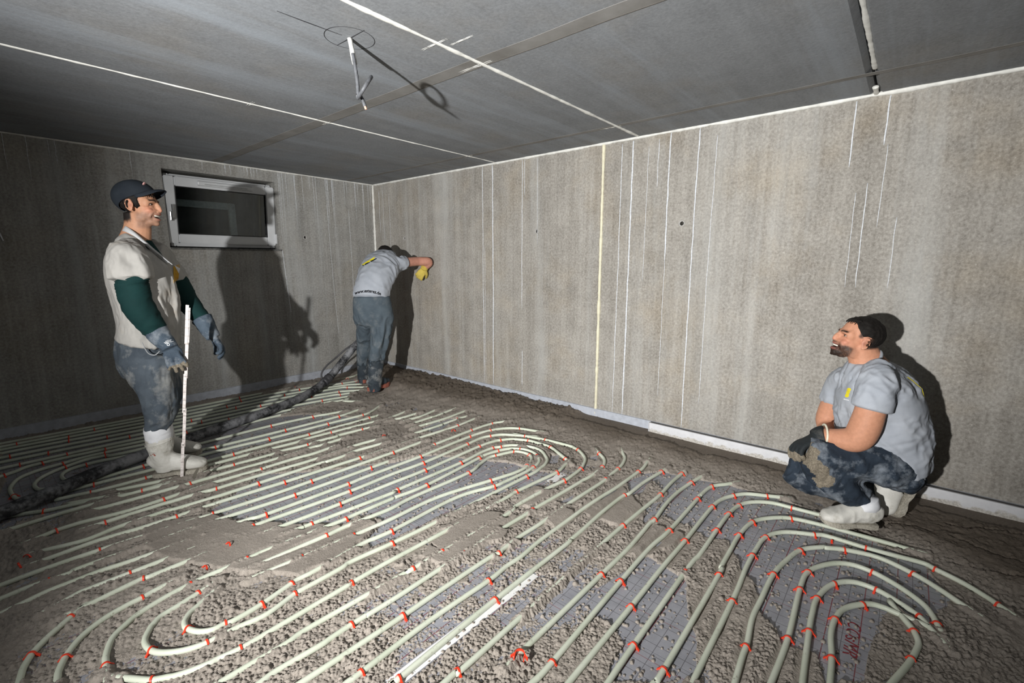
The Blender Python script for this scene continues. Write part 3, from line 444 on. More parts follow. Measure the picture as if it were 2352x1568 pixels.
SMOOTH={'a':[(-3.01,-2.31),(-2.76,-2.45),(-2.66,-2.66),(-2.47,-2.92),(-2.36,-3.07),(-2.22,-3.1),(-2.22,-3.22),(-2.38,-3.3),(-2.49,-3.34),(-2.66,-3.32),(-2.89,-2.97),(-2.99,-2.75),(-3.05,-2.52)],'b':[(-2.27,-3.6),(-2.14,-3.52),(-2.03,-3.47),(-1.77,-3.56),(-1.71,-3.7),(-1.92,-3.81),(-2.02,-3.76),(-2.15,-3.75),(-2.25,-3.69)],'c':[(-1.45,-3.94),(-1.04,-3.96),(-1.2,-4.2),(-1.43,-4.19)],'d':[(-1.3,-4.25),(-1.29,-4.49),(-1.43,-4.44),(-1.61,-4.39),(-1.6,-4.3)],'e':[(-1.64,-3.61),(-1.34,-3.56),(-1.29,-3.7),(-1.58,-3.71)],'f':[(-1.64,-3.82),(-1.47,-3.87),(-1.45,-4.0),(-1.66,-3.97)]}
# ---------------------------------------------------------------- heating pipes
PR = .0105; PZ = .0115
def mat_pipe():
    m = N('pipe_pale_green'); v = m.coord(); c = m.ramp(m.noise(v, 6, 3), ((.3, (.56, .61, .49)), (.7, (.69, .73, .62))))
    sp = m.ramp(m.noise(v, 55, 5, .7), ((.60, 0.), (.68, 1.))); big = m.ramp(m.noise(v, 2.2, 3), ((.4, .25), (.6, 1.)))
    c = m.mix(m.math('MULTIPLY', m.math('MULTIPLY', sp, big), .7), c, (.26, .235, .19)); m.base(c); m.rough(.42, .45); return m.m
M_pipe = mat_pipe(); M_clip = simple('clip_red', (.86, .055, .02), .4, .1, 60)
PNAMES = {0: ('pale green heating pipe circuit along the back wall with three nested bends at dark left', -1.0),
          1: ('pale green heating pipe circuit with long parallel runs and nested turns at mid floor', -2.7),
          2: ('pale green heating pipe circuit half buried in crumbs across the near middle floor', -3.8),
          3: ('pale green heating pipe circuit whose runs bend towards the camera beside the crouching man', -4.6)}
CIRC = {}
for k, (lab, y) in PNAMES.items():
    CIRC[k] = thing('heating_pipe', lab, 'pipe', (-2, y, 0))
VIS = []; GAP = []
for c, segs in PIPES:
    pts = []
    for si, s in enumerate(segs):
        for q in s:
            if not pts or math.hypot(q[0]-pts[-1][0], q[1]-pts[-1][1]) > .02: pts.append(q)
        if len(s) > 1:
            VIS += list(zip(s[:-1], s[1:]))
        if si+1 < len(segs):
            g = (s[-1], segs[si+1][0]); gl_ = math.hypot(g[0][0]-g[1][0], g[0][1]-g[1][1])
            (VIS if (gl_ < .05 or (g[0][1] < -3.9 and gl_ < .5) or (c == 1 and gl_ < .09)) else GAP).append(g)
    P = [Vector((x, y, PZ)) for x, y in pts]
    if len(P) < 2: continue
    e0 = (P[0]-P[1]).normalized()*.10; e1 = (P[-1]-P[-2]).normalized()*.10
    GAP.append(((P[0].x+e0.x*.2, P[0].y+e0.y*.2), (P[0].x+e0.x, P[0].y+e0.y))); GAP.append(((P[-1].x+e1.x*.2, P[-1].y+e1.y*.2), (P[-1].x+e1.x, P[-1].y+e1.y)))
    P = [P[0]+e0]+P+[P[-1]+e1]
    P = [q for q in P if q.x < -.03]
    bm = bmesh.new(); tube(bm, catmull(P, 5), PR, 10)
    keep(obj('pipe_run', bm, M_pipe, None, True), CIRC[c])
# ---------------------------------------------------------------- wet screed: one height field, crumbly, with bare patches
def hash2(ix, iy, seed):
    h = (ix.astype(np.int64)*374761393+iy.astype(np.int64)*668265263+seed*1274126177) & 0x7fffffff
    h = ((h ^ (h >> 13))*1274126177) & 0x7fffffff; h = h ^ (h >> 16); return (h & 0xffff)/65535.0
def vnoise(x, y, s, seed):
    x = x/s+1000; y = y/s+1000; ix = np.floor(x); iy = np.floor(y); fx = x-ix; fy = y-iy
    fx = fx*fx*(3-2*fx); fy = fy*fy*(3-2*fy)
    a = hash2(ix, iy, seed); b = hash2(ix+1, iy, seed); c = hash2(ix, iy+1, seed); d = hash2(ix+1, iy+1, seed)
    return (a*(1-fx)+b*fx)*(1-fy)+(c*(1-fx)+d*fx)*fy-.5
def fbm(x, y, s, seed, o=4):
    t = 0; a = 1
    for k in range(o): t = t+a*vnoise(x, y, s, seed+k*17); a *= .5; s *= .5
    return t
def domes(x, y, cell, dens, seed, r0=.25, r1=.62):
    gx = x/cell+1000; gy = y/cell+1000; ix = np.floor(gx); iy = np.floor(gy); best = np.zeros_like(x)
    for dx in (-1, 0, 1):
        for dy in (-1, 0, 1):
            jx, jy = ix+dx, iy+dy
            cx = jx+hash2(jx, jy, seed); cy = jy+hash2(jx, jy, seed+1); r = r0+(r1-r0)*hash2(jx, jy, seed+2); on = hash2(jx, jy, seed+3) < dens
            q = r*r-(gx-cx)**2-(gy-cy)**2
            best = np.maximum(best, np.where(on & (q > 0), np.sqrt(np.maximum(q, 0)), 0))
    return best*cell
def inpoly(x, y, poly, soft=.0):
    ins = np.zeros(x.shape, bool); n = len(poly)
    for i in range(n):
        x0, y0 = poly[i]; x1, y1 = poly[(i+1) % n]
        c = ((y0 > y) != (y1 > y))
        if y1 != y0: ins ^= c & (x < (x1-x0)*(y-y0)/(y1-y0)+x0)
    return ins
def segdist(x, y, a, b, lim):
    m = (x > min(a[0], b[0])-lim) & (x < max(a[0], b[0])+lim) & (y > min(a[1], b[1])-lim) & (y < max(a[1], b[1])+lim)
    idx = np.nonzero(m)[0]
    if len(idx) == 0: return idx, None
    px, py = x[idx]-a[0], y[idx]-a[1]; dx, dy = b[0]-a[0], b[1]-a[1]; L = dx*dx+dy*dy+1e-12
    t = np.clip((px*dx+py*dy)/L, 0, 1); return idx, np.hypot(px-t*dx, py-t*dy)
def sstep(a, b, v):
    t = np.clip((v-a)/(b-a), 0, 1); return t*t*(3-2*t)
EDGE = [(0.0, -.60), (-.5, -.62), (-1.0, -.80), (-1.6, -.72), (-2.2, -.62), (-3.0, -.58), (-3.5, -.60), (-4.0, -.58), (-4.6, -.55), (-5.0, -.62), (-5.4, -.78), (-6.0, -1.2), (-8.3, -1.5)]
def screed_height(x, y):
    wx = x+.05*fbm(x, y, .22, 90, 3); wy = y+.05*fbm(x, y, .22, 95, 3)
    foil = np.zeros(x.shape, bool)
    for p in FOIL.values(): foil |= inpoly(wx, wy, p)
    strip_ = (x > -2.74) & (x < -1.99) & (np.abs(y+4.052-.020*(-2.0-x)/.75) < .031) & (fbm(x, y, .05, 201, 2) < .22)
    foil |= strip_ | ((x > -1.25) & (x < -1.09) & (np.abs(y+3.602) < .03) & (fbm(x, y, .05, 201, 2) < .22))
    smooth = np.zeros(x.shape, bool)
    for p in SMOOTH.values(): smooth |= inpoly(wx, wy, p)
    big = fbm(x, y, .30, 3, 4); mid = fbm(x, y, .06, 8, 3); sm = fbm(x, y, .018, 21, 2)
    jx = x+.0030*fbm(x, y, .006, 33, 2); jy = y+.0030*fbm(x, y, .006, 37, 2)
    zone = sstep(-.40, .20, fbm(x, y, .16, 44, 3))
    cr_ = np.maximum(np.maximum(domes(jx, jy, .0085, .72, 31, .25, .62), domes(jx, jy, .0135, .48, 41, .22, .56)), np.maximum(domes(jx, jy, .022, .22, 51, .2, .48), domes(jx, jy, .038, .07, 55, .16, .36)))*(.7+.6*zone)
    grit = fbm(x, y, .011, 151, 2)
    fine = domes(x, y, .0058, .8, 61)
    # nearer the camera the layer is thin: the foil shows between the crumbs
    rr = np.hypot(x-CAM.x, y-CAM.y); thin = sstep(2.7, 1.5, rr)
    band = np.exp(-((y+4.15)/.45)**2)*sstep(-1.3, -1.9, x)
    base = .0068+.014*big+.008*mid-.0030*thin*(.5+1.2*band)
    h = base+1.0*cr_+.0045*grit*(.4+.8*zone)+.3*fine
    hs = .0205+.006*big+.0016*mid+.10*fine+.0008*sm+.35*cr_*sstep(.1, .4, fbm(x, y, .09, 171, 3))
    hf = -.010+np.maximum(domes(jx, jy, .016, .22*1.0, 71, .2, .55), domes(jx, jy, .04, .06, 77, .12, .26))
    hf = np.where(hf > -.0095, hf+.010-.001, -.012)
    h = np.where(smooth, hs, h); h = np.where(foil, hf, h)
    # mound against the right wall and in the far corner
    ex = np.interp(-y, [-e[0] for e in EDGE], [e[1] for e in EDGE])+.10*fbm(x, y, .5, 5, 3)
    m = sstep(0.0, .32, x-ex)
    far = sstep(-3.15, -2.95, y+.06*fbm(x, y, .2, 6, 2))
    clod = domes(jx, jy, .055, .45, 181, .2, .5)
    hm = (.046+.018*big+.018*mid+1.1*cr_+.55*clod+.006*grit)*far+(.034+.014*big+.012*mid+.65*cr_+.004*grit)*(1-far)
    corner = np.exp(-((x+.38)/.42)**2-((y+.92)/.55)**2); hm = hm+.035*corner
    # trowelled band along the straightedge
    bandw = .20+.05*fbm(x, y, .35, 66, 2)+.06*sstep(-3.2, -3.6, y)*0
    fb = (1-far)*sstep(bandw+.02, bandw-.01, -x)
    hm = hm*(1-fb)+(.020+.004*big+.0010*mid+.05*fine)*fb
    # ridge cracks in the heaped part at the right
    ck = np.abs(fbm(x*1.6, y*.55, .33, 101, 3)); hm = hm-.030*np.exp(-(ck/.012)**2)*(1-fb)*sstep(-4.7, -5.1, y)
    h = h*(1-m)+np.maximum(hm, h)*m
    h = h-.034*m*np.exp(-((x+.50)/.16)**2-((y+5.05)/.22)**2)*.25
    # against the back wall and in the darkness the layer thins out
    nb = sstep(-.18, -.05, y)*(x < -.9); h = np.where(nb > 0, np.maximum(h, -.012+nb*(.012+.012*big+.8*cr_)), h)
    # pipes: lay bare the visible stretches, bury the others
    dv = np.full(x.shape, 9.); dg = np.full(x.shape, 9.)
    for a, b in VIS:
        i, d = segdist(x, y, a, b, .05)
        if d is not None: dv[i] = np.minimum(dv[i], d)
    for a, b in GAP:
        i, d = segdist(x, y, a, b, .05)
        if d is not None: dg[i] = np.minimum(dg[i], d)
    ridge = .0205+.004*mid+.55*cr_+.004*grit
    wg = sstep(.030, .010, dg+.012*mid)*(dv > .014)*(~foil); h = np.where((dg < .034) & (h < .05), np.maximum(h, h*(1-wg)+ridge*wg), h)
    wv = sstep(.0125, .034, dv+.006*mid); deep = sstep(-2.45, -2.85, x)*sstep(-2.15, -2.35, y)
    low = np.minimum(h, .006+.012*fbm(x, y, .12, 140, 2)+.3*fine+deep*(.009+.5*cr_))
    low = np.where(dv < .0115, np.minimum(low, .011+deep*(.006+.010*np.maximum(0, mid))), low)
    h = h*wv+low*(1-wv)
    # footprints of the men
    return h, m, smooth & ~foil, fb*m
def build_screed():
    th = np.linspace(-math.radians(61), math.radians(60), 1240)
    r = [.62]
    while r[-1] < 8.6: r.append(r[-1]+min(.05, max(.0024, .00098*r[-1]**2)))
    r = np.array(r); R, T = np.meshgrid(r, th, indexing='ij'); nr, nt = R.shape
    a = PI/2-YAW; x = (CAM.x+R*np.cos(a+T)).ravel(); y = (CAM.y+R*np.sin(a+T)).ravel()
    ok = (x < .03) & (y < .03) & (x > XL) & (y > YF)
    x = np.minimum(x, -.0145); y = np.minimum(y, -.014)
    h = np.full(x.shape, -.012); mm = np.zeros(x.shape); ss = np.zeros(x.shape); bb = np.zeros(x.shape)
    i = np.nonzero(ok)[0]; hh, m_, s_, b_ = screed_height(x[i], y[i]); h[i] = hh; mm[i] = m_; ss[i] = s_; bb[i] = b_
    idx = np.arange(nr*nt).reshape(nr, nt)
    q = np.stack([idx[:-1, :-1], idx[:-1, 1:], idx[1:, 1:], idx[1:, :-1]], -1).reshape(-1, 4)[:, ::-1]
    hq = h[q].max(1); good = ok[q].all(1) & (hq > -.0045)
    q = q[good]; used = np.unique(q); remap = np.full(nr*nt, -1); remap[used] = np.arange(len(used)); q = remap[q]
    V = np.stack([x[used], y[used], h[used]], -1).astype(np.float32)
    me = bpy.data.meshes.new('wet_screed'); me.vertices.add(len(V)); me.vertices.foreach_set('co', V.ravel())
    me.loops.add(q.size); me.loops.foreach_set('vertex_index', q.ravel().astype(np.int32)); me.polygons.add(len(q))
    me.polygons.foreach_set('loop_start', np.arange(0, q.size, 4, dtype=np.int32)); me.polygons.foreach_set('use_smooth', np.ones(len(q), bool))
    me.update(calc_edges=True)
    at_ = me.attributes.new('wet', 'FLOAT', 'POINT'); at_.data.foreach_set('value', mm[used].astype(np.float32))
    at_ = me.attributes.new('band', 'FLOAT', 'POINT'); at_.data.foreach_set('value', bb[used].astype(np.float32))
    m = N('screed'); v = m.coord(); f = m.noise(v, 2.2, 5, .6); g = m.noise(v, 120, 5, .7); k = m.noise(v, 330, 2, .6)
    dry = m.ramp(m.math('ADD', m.math('MULTIPLY', f, .5), m.math('MULTIPLY', g, .5)), ((.3, (.245, .215, .185)), (.7, (.43, .385, .34))))
    wet = m.ramp(m.math('ADD', m.math('MULTIPLY', f, .4), m.math('MULTIPLY', g, .6)), ((.3, (.105, .085, .066)), (.7, (.225, .19, .155))))
    at1 = m.n('ShaderNodeAttribute', attribute_name='wet'); c = m.mix(at1.outputs['Fac'], dry, wet)
    wh = m.ramp(k, ((.69, 0.), (.74, 1.))); c = m.mix(m.math('MULTIPLY', wh, .45), c, (.62, .58, .53))
    m.base(c); m.rough(.85, .3); m.bump(m.math('ADD', g, m.math('MULTIPLY', k, .5)), .9, .004)
    me.materials.append(m.m)
    o = link('wet_screed', me); tag(o, 'crumbly grey-brown wet screed spread and heaped over pipes and foil', 'screed', None, 'stuff')
    print('screed', len(V), len(q)); return o
SCREED = build_screed()
def ground(x, y):
    h = screed_height(np.array([x, x+.01, x-.01, x, x], float), np.array([y, y, y, y+.01, y-.01], float))[0]; return max(0.0, float(np.mean(h)))
# ---------------------------------------------------------------- red clips
def clip_mesh():
    bm = bmesh.new(); W = .0032; R0, R1 = .0108, .0132; n = 9; rows = []
    for k in range(n+1):
        a = PI*k/n; c, s = math.cos(a), math.sin(a)
        rows.append([bm.verts.new((sx*W, c*r*1.02, PZ+s*r)) for r, sx in ((R0, -1), (R0, 1), (R1, 1), (R1, -1))])
    for a, b in zip(rows, rows[1:]):
        for j in range(4): bm.faces.new((a[j], a[(j+1) % 4], b[(j+1) % 4], b[j]))
    for row, sg in ((rows[0], 1), (rows[-1], -1)):      # legs go down, a barbed wing spreads out
        leg = [bm.verts.new((v.co.x, v.co.y, -.004)) for v in row]
        for j in range(4): bm.faces.new((row[j], row[(j+1) % 4], leg[(j+1) % 4], leg[j]))
        bm.faces.new(leg)
        y = sg*R1
        p = [bm.verts.new(q) for q in ((-W, y*.98, PZ+.002), (W, y*.98, PZ+.002), (W*1.1, y+sg*.0095, .004), (-W*1.1, y+sg*.0095, .004), (-W, y*.98, PZ-.003), (W, y*.98, PZ-.003), (W*1.1, y+sg*.0085, -.001), (-W*1.1, y+sg*.0085, -.001))]
        for f in ((0,1,2,3), (4,7,6,5), (0,4,5,1), (1,5,6,2), (2,6,7,3), (3,7,4,0)): bm.faces.new([p[i] for i in f])
    bmesh.ops.recalc_face_normals(bm, faces=bm.faces)
    me = bpy.data.meshes.new('pipe_clip'); bm.to_mesh(me); bm.free(); me.materials.append(M_clip); return me
CM = clip_mesh()
ORD = 'first second third fourth fifth sixth seventh eighth ninth tenth eleventh twelfth thirteenth fourteenth fifteenth sixteenth seventeenth eighteenth nineteenth twentieth'.split()
CNAME = ('back wall circuit', 'mid floor circuit', 'near middle circuit', 'circuit near crouching man')
for c in range(4):
    cl = sorted([q for q in CLIPS if q[0] == c], key=lambda q: -q[2]); rows = []
    for q in cl:                             # rows of clips counted from the back wall
        if not rows or rows[-1][0][2]-q[2] > .085: rows.append([])
        rows[-1].append(q)
    for ri, row in enumerate(rows):
        row.sort(key=lambda q: q[1])
        for ki, (_, x, y, a) in enumerate(row):
            o = link('pipe_clip', CM); o.location = (x, y, 0); o.rotation_euler = (0, 0, a+random.uniform(-.15, .15)); s = random.uniform(.95, 1.1); o.scale = (s, s, 1.0)
            pos = 'only red clip' if len(row) == 1 else 'red clip %s from left' % ORD[ki]
            tag(o, '%s in %s clip row from back on %s' % (pos, ORD[min(ri, 19)], CNAME[c]), 'clip', 'red clips of the '+CNAME[c])
for k, (x, y) in enumerate(sorted(LOOSE, key=lambda q: -q[1])):
    o = link('pipe_clip', CM); g = ground(x, y); o.location = (x, y, g-.008); o.rotation_euler = (random.uniform(-.3, .3), random.uniform(-.3, .3), random.uniform(0, 3))
    tag(o, 'red clip poking out of trowelled screed away from bare pipe, %s from the back' % ORD[k], 'clip', 'red clips half sunk in screed')
for lab, x, y, r in (('bright red loose clip lying on its side between two near pipes', -2.405, -4.30, (0, 1.35, .5)), ('loose red clip lying upside down beside the white boots', -.86, -5.02, (3.0, .1, 1.7))):
    o = link('pipe_clip', CM); o.location = (x, y, ground(x, y)+.012); o.rotation_euler = r; o.scale = (1.35,)*3; tag(o, lab, 'clip')
# ---------------------------------------------------------------- tape, straightedge, hose, ceiling cable
M_tape = simple('tape_white', (.82, .82, .82), .5, .05)
def tape(name, pts, wd, label):
    bm = bmesh.new(); n = len(pts); L = []
    for i, (x, y) in enumerate(pts):
        a, b = pts[max(0, i-1)], pts[min(n-1, i+1)]; d = Vector((b[0]-a[0], b[1]-a[1], 0)).normalized(); s = Vector((-d.y, d.x, 0))*wd/2
        z = .0014+.0012*mnoise.noise(Vector((x*7, y*7, 0))); L.append((bm.verts.new(Vector((x, y, z))+s), bm.verts.new(Vector((x, y, z))-s)))
    for a, b in zip(L, L[1:]): bm.faces.new((a[0], a[1], b[1], b[0]))
    r = bmesh.ops.extrude_face_region(bm, geom=list(bm.faces)); bmesh.ops.translate(bm, vec=(0, 0, .0008), verts=[g for g in r['geom'] if isinstance(g, bmesh.types.BMVert)])
    bmesh.ops.recalc_face_normals(bm, faces=bm.faces); return tag(obj(name, bm, M_tape), label, 'tape')
tape('tape_strip', [(-2.0-.75*k/30, -4.052+.020*k/30) for k in range(31)], .052, 'long white tape strip stuck on the foil under a near pipe')
tape('tape_strip', [(-1.10-.15*k/8, -3.602+.004*math.sin(k)) for k in range(9)], .05, 'short white tape patch on foil beside the mid floor bends')
def bar():
    M_alu = N('aluminium_smeared'); v = M_alu.coord(); f = M_alu.noise(v, 14, 6, .65); sep = M_alu.n('ShaderNodeSeparateXYZ'); M_alu.l(v, sep.inputs[0])
    lowd = M_alu.math('ADD', M_alu.math('MULTIPLY', sep.outputs[2], -14), M_alu.math('ADD', M_alu.math('MULTIPLY', f, 1.6), .25))
    k = M_alu.ramp(lowd, ((.35, 0.), (.55, 1.))); c = M_alu.mix(k, M_alu.ramp(f, ((.3, (.62, .63, .66)), (.7, (.74, .75, .78)))), M_alu.ramp(M_alu.noise(v, 90, 3), ((.3, (.33, .31, .28)), (.7, (.66, .64, .60)))))
    M_alu.base(c); M_alu.rough(.5, .5)
    root = thing('straightedge', 'long pale aluminium screed straightedge with smeared lower face against right wall', 'straightedge', (-.05, -5.0, .02))
    keep(obj('bar_body', newbox((-.066, -7.4, .012), (-.026, -3.722, .094), .0035), M_alu.m), root)
    keep(obj('bar_groove', newbox((-.052, -7.39, .0935), (-.034, -3.726, .0955), .0006), simple('groove_dark', (.05, .05, .055), .5)), root)
    keep(obj('end_cap', newbox((-.0675, -3.7225, .0105), (-.0245, -3.716, .0955), .002), simple('cap_grey', (.55, .56, .58), .5)), root)
bar()
def hose():
    m = N('hose_rubber'); v = m.coord(); f = m.noise(v, 7, 5, .65); g = m.noise(v, 45, 4, .65)
    c = m.mix(m.ramp(m.math('ADD', m.math('MULTIPLY', f, .7), m.math('MULTIPLY', g, .3)), ((.44, 0.), (.58, 1.))), (.022, .023, .026), (.24, .245, .26)); m.base(c); m.rough(.6, .4); m.bump(g, .4, .004)
    root = thing('concrete_hose', 'thick black mortar-smeared screed hose running from dark left to the bent-over worker', 'hose', (-2.2, -1.1, 0))
    R0 = .038
    pts = [(-4.3, -2.05, .05), (-3.9, -1.86, .05), (-3.50, -1.69, .055), (-3.28, -1.585, .058), (-3.07, -1.455, .058), (-2.75, -1.31, .058), (-2.25, -1.135, .058), (-1.92, -1.03, .058), (-1.60, -.89, .058), (-1.34, -.74, .065), (-1.15, -.62, .09), (-1.03, -.60, .155), (-.94, -.61, .245), (-.85, -.63, .345), (-.765, -.65, .44), (-.68, -.66, .51), (-.60, -.66, .55)]
    path = catmull(pts, 8); bm = bmesh.new()
    tube(bm, path, lambda t: R0*(1+.05*mnoise.noise(Vector((t*60, 0, 0)))), 18); keep(obj('hose_body', bm, m.m, None, True), root)
    # steel coupling where the stiff end starts, and a thin air line tied along
    i = int(len(path)*.66); bm = bmesh.new(); tube(bm, [path[i+k] for k in range(-3, 4)], lambda t: R0*(1.22+.1*math.sin(t*12)), 18); keep(obj('coupling', bm, simple('coupling_dark', (.05, .05, .055), .5, .4), None, True), root)
    bm = bmesh.new(); tube(bm, catmull([(-1.20, -.66, .10), (-1.13, -.60, .13), (-1.12, -.585, .20), (-1.06, -.585, .27), (-.97, -.60, .335), (-.86, -.625, .42), (-.76, -.65, .48)], 8), .009, 10); keep(obj('air_line', bm, simple('air_line_grey', (.07, .07, .075), .6, .4, 20), None, True), root)
hose()
def ceiling_cable():
    M_con = simple('conduit_grey', (.10, .105, .115), .55, .3, 60); M_mort = simple('conduit_mortar', (.52, .52, .50), .9, .3, 120)
    root = thing('ceiling_conduit', 'grey empty conduit hanging from the ceiling, end curled into a loop', 'conduit', (HX, HY, HC))
    z = HC
    bm = bmesh.new(); tube(bm, [Vector((HX+.0018*k, HY-.0005*k, z-.011*k)) for k in range(10)], lambda t: .0105+.001*math.sin(t*50), 10); keep(obj('mortar_coat', bm, M_mort, None, True), root)
    bm = bmesh.new(); p0 = Vector((HX+.010, HY-.003, z-.06))
    r_ = Vector((.644, -.765, 0)); d_ = Vector((.53, .78, .30)).normalized(); w_ = (r_*.6+Vector((0, 0, .8))).normalized()
    O = Vector((HX, HY, z)); cc = O+r_*.052+Vector((0, 0, -.192))
    pts = [O+r_*.010+Vector((0, 0, -.06)), O+r_*.018+Vector((0, 0, -.12)), O+r_*.024+Vector((0, 0, -.18))]
    for k_ in range(13):
        a_ = math.radians(215+k_*33); pts.append(cc+w_*(.050*math.sin(a_+.9))+d_*(.066*math.cos(a_+.9))+r_*(.004*k_/12))
    pts += [pts[-1]+r_*.012-Vector((0, 0, .02)), pts[-1]+r_*.02-Vector((0, 0, .045))]
    tube(bm, catmull(pts, 6), lambda t: .0078+.0006*math.sin(t*300), 8); keep(obj('conduit_loop', bm, M_con, None, True), root)
    bm = bmesh.new(); tube(bm, [pts[-1], pts[-1]+r_*.004-Vector((0, 0, .012))], .005, 8); keep(obj('copper_tip', bm, simple('tip_peach', (.75, .42, .3), .5), None), root)
ceiling_cable()
# ---------------------------------------------------------------- people: toolkit
RH = Vector((math.cos(YAW), -math.sin(YAW), 0)); DH = Vector((math.sin(YAW), math.cos(YAW), 0)); UP = Vector((0, 0, 1))
def plane(base, nrm):                        # points on (or parallel to) the upright plane through a figure's stance
    def P(px, py, off=0.0):
        r = cf+cr*((px-1176)/FPX)-cu*((py-784)/FPX); n = nrm.dot(r)
        return CAM+r*((nrm.dot(base-CAM)+off)/n)
    return P
def interp(vals, m):
    n = len(vals); out = []
    for k in range(m):
        t = k*(n-1)/(m-1); i = min(n-2, int(t)); f = t-i; p1, p2 = vals[i], vals[i+1]; p0 = vals[max(0, i-1)]; p3 = vals[min(n-1, i+2)]
        a = .5*((2*p1)+(p2-p0)*f+(2*p0-5*p1+4*p2-p3)*f*f+(3*p1-p0-3*p2+p3)*f**3); lo, hi = min(p1, p2), max(p1, p2)
        out.append(a if isinstance(a, Vector) else min(max(a, lo-.15*(hi-lo)), hi+.15*(hi-lo)))
    return out
def loft(bm, pts, rs, side=None, n=None, seg=20, cap=True, power=2.0):
    """tapered tube; rs = radius or (radius along side, radius across)"""
    pts = [Vector(p) for p in pts]; rs = [(r, r) if isinstance(r, (int, float)) else r for r in rs]
    n = n or max(8, 5*(len(pts)-1)+1)
    A = interp([r[0] for r in rs], n); B = interp([r[1] for r in rs], n)
    X = [interp([p[i] for p in pts], n) for i in range(3)]; path = [Vector((X[0][k], X[1][k], X[2][k])) for k in range(n)]
    rings = []
    for i, p in enumerate(path):
        d = (path[min(i+1, n-1)]-path[max(i-1, 0)]).normalized(); s = Vector(side or (0, 0, 1)); s = s-d*s.dot(d)
        if s.length < 1e-3: s = d.orthogonal()
        s.normalize(); q = d.cross(s); ring = []
        for k in range(seg):
            a = 2*PI*k/seg; c, sn = math.cos(a), math.sin(a)
            if power != 2.0: c = math.copysign(abs(c)**(2/power), c); sn = math.copysign(abs(sn)**(2/power), sn)
            ring.append(bm.verts.new(p+s*(c*A[i])+q*(sn*B[i])))
        rings.append(ring)
    for a, b in zip(rings[:-1], rings[1:]):
        for k in range(seg): bm.faces.new((a[k], a[(k+1) % seg], b[(k+1) % seg], b[k]))
    if cap:
        for ring, p, s in ((rings[0], path[0]-(path[1]-path[0]).normalized()*A[0]*.35, -1), (rings[-1], path[-1]+(path[-1]-path[-2]).normalized()*A[-1]*.35, 1)):
            c = bm.verts.new(p)
            for k in range(seg):
                f = (ring[k], ring[(k+1) % seg], c); bm.faces.new(f if s > 0 else f[::-1])
    return rings
def ball(bm, c, r, M=None, seg=20):
    if isinstance(r, (int, float)): r = (r, r, r)
    mat = Matrix.Translation(Vector(c)) @ (M or Matrix.Identity(4)) @ Matrix.Diagonal((*r, 1))
    bmesh.ops.create_uvsphere(bm, u_segments=seg, v_segments=seg//2+2, radius=1, matrix=mat)
def fuse(name, bm, voxel, smooth, mat, parent=None, sub=0):
    bmesh.ops.recalc_face_normals(bm, faces=bm.faces)
    o = obj(name, bm, None); m = o.modifiers.new('r', 'REMESH'); m.mode = 'VOXEL'; m.voxel_size = voxel; m.use_smooth_shade = True
    if smooth: s = o.modifiers.new('s', 'SMOOTH'); s.factor = .5; s.iterations = smooth
    dg = bpy.context.evaluated_depsgraph_get(); dg.update()
    me = bpy.data.meshes.new_from_object(o.evaluated_get(dg)); o.modifiers.clear(); old = o.data; o.data = me; bpy.data.meshes.remove(old); me.name = name
    for q in (mat if isinstance(mat, (list, tuple)) else [mat]): me.materials.append(q)
    me.polygons.foreach_set('use_smooth', [True]*len(me.polygons))
    if parent is not None: keep(o, parent)
    return o
def co_no(me):
    n = len(me.vertices); c = np.empty(n*3, np.float32); me.vertices.foreach_get('co', c); nn = np.empty(n*3, np.float32); me.vertices.foreach_get('normal', nn)
    return c.reshape(-1, 3).astype(float), nn.reshape(-1, 3).astype(float)
def set_co(me, c): me.vertices.foreach_set('co', c.astype(np.float32).ravel()); me.update()
def n3(p, seed):                             # value noise in 3-D, vectorised
    p = p+500; i = np.floor(p).astype(np.int64); f = p-i; f = f*f*(3-2*f); r = 0
    for dx in (0, 1):
        for dy in (0, 1):
            for dz in (0, 1):
                h = hash2(i[:, 0]+dx+(i[:, 2]+dz)*57, i[:, 1]+dy, seed)
                r = r+h*(f[:, 0] if dx else 1-f[:, 0])*(f[:, 1] if dy else 1-f[:, 1])*(f[:, 2] if dz else 1-f[:, 2])
    return r-.5
def wrinkle(o, folds):
    """folds: (amplitude, wavelength, axis along the fold, stretch, seed, mask(co) or None)"""
    me = o.data; c, nn = co_no(me); d = np.zeros(len(c))
    for amp, lam, ax, st, seed, mask in folds:
        ax = np.array(Vector(ax).normalized()); along = c @ ax
        q = c/lam-np.outer(along, ax)*(1-1/st)/lam
        q = q+.35*np.stack([n3(c/(lam*2.2), seed+5), n3(c/(lam*2.2), seed+6), n3(c/(lam*2.2), seed+7)], -1)
        v = n3(q, seed); v = (.5-np.abs(v)*2.6)*.9+v*.5; v = v-v.mean()
        d += amp*v*(1 if mask is None else mask(c))
    set_co(me, c+nn*d[:, None]); return o
def paint(o, fn, name='col'):
    me = o.data; c, nn = co_no(me); col = fn(c, nn); a = me.color_attributes.new(name, 'FLOAT_COLOR', 'POINT')
    a.data.foreach_set('color', np.concatenate([col, np.ones((len(c), 1))], 1).astype(np.float32).ravel())
def gauss(c, p, r): return np.exp(-(((c-np.array(p))/np.array(r))**2).sum(1))
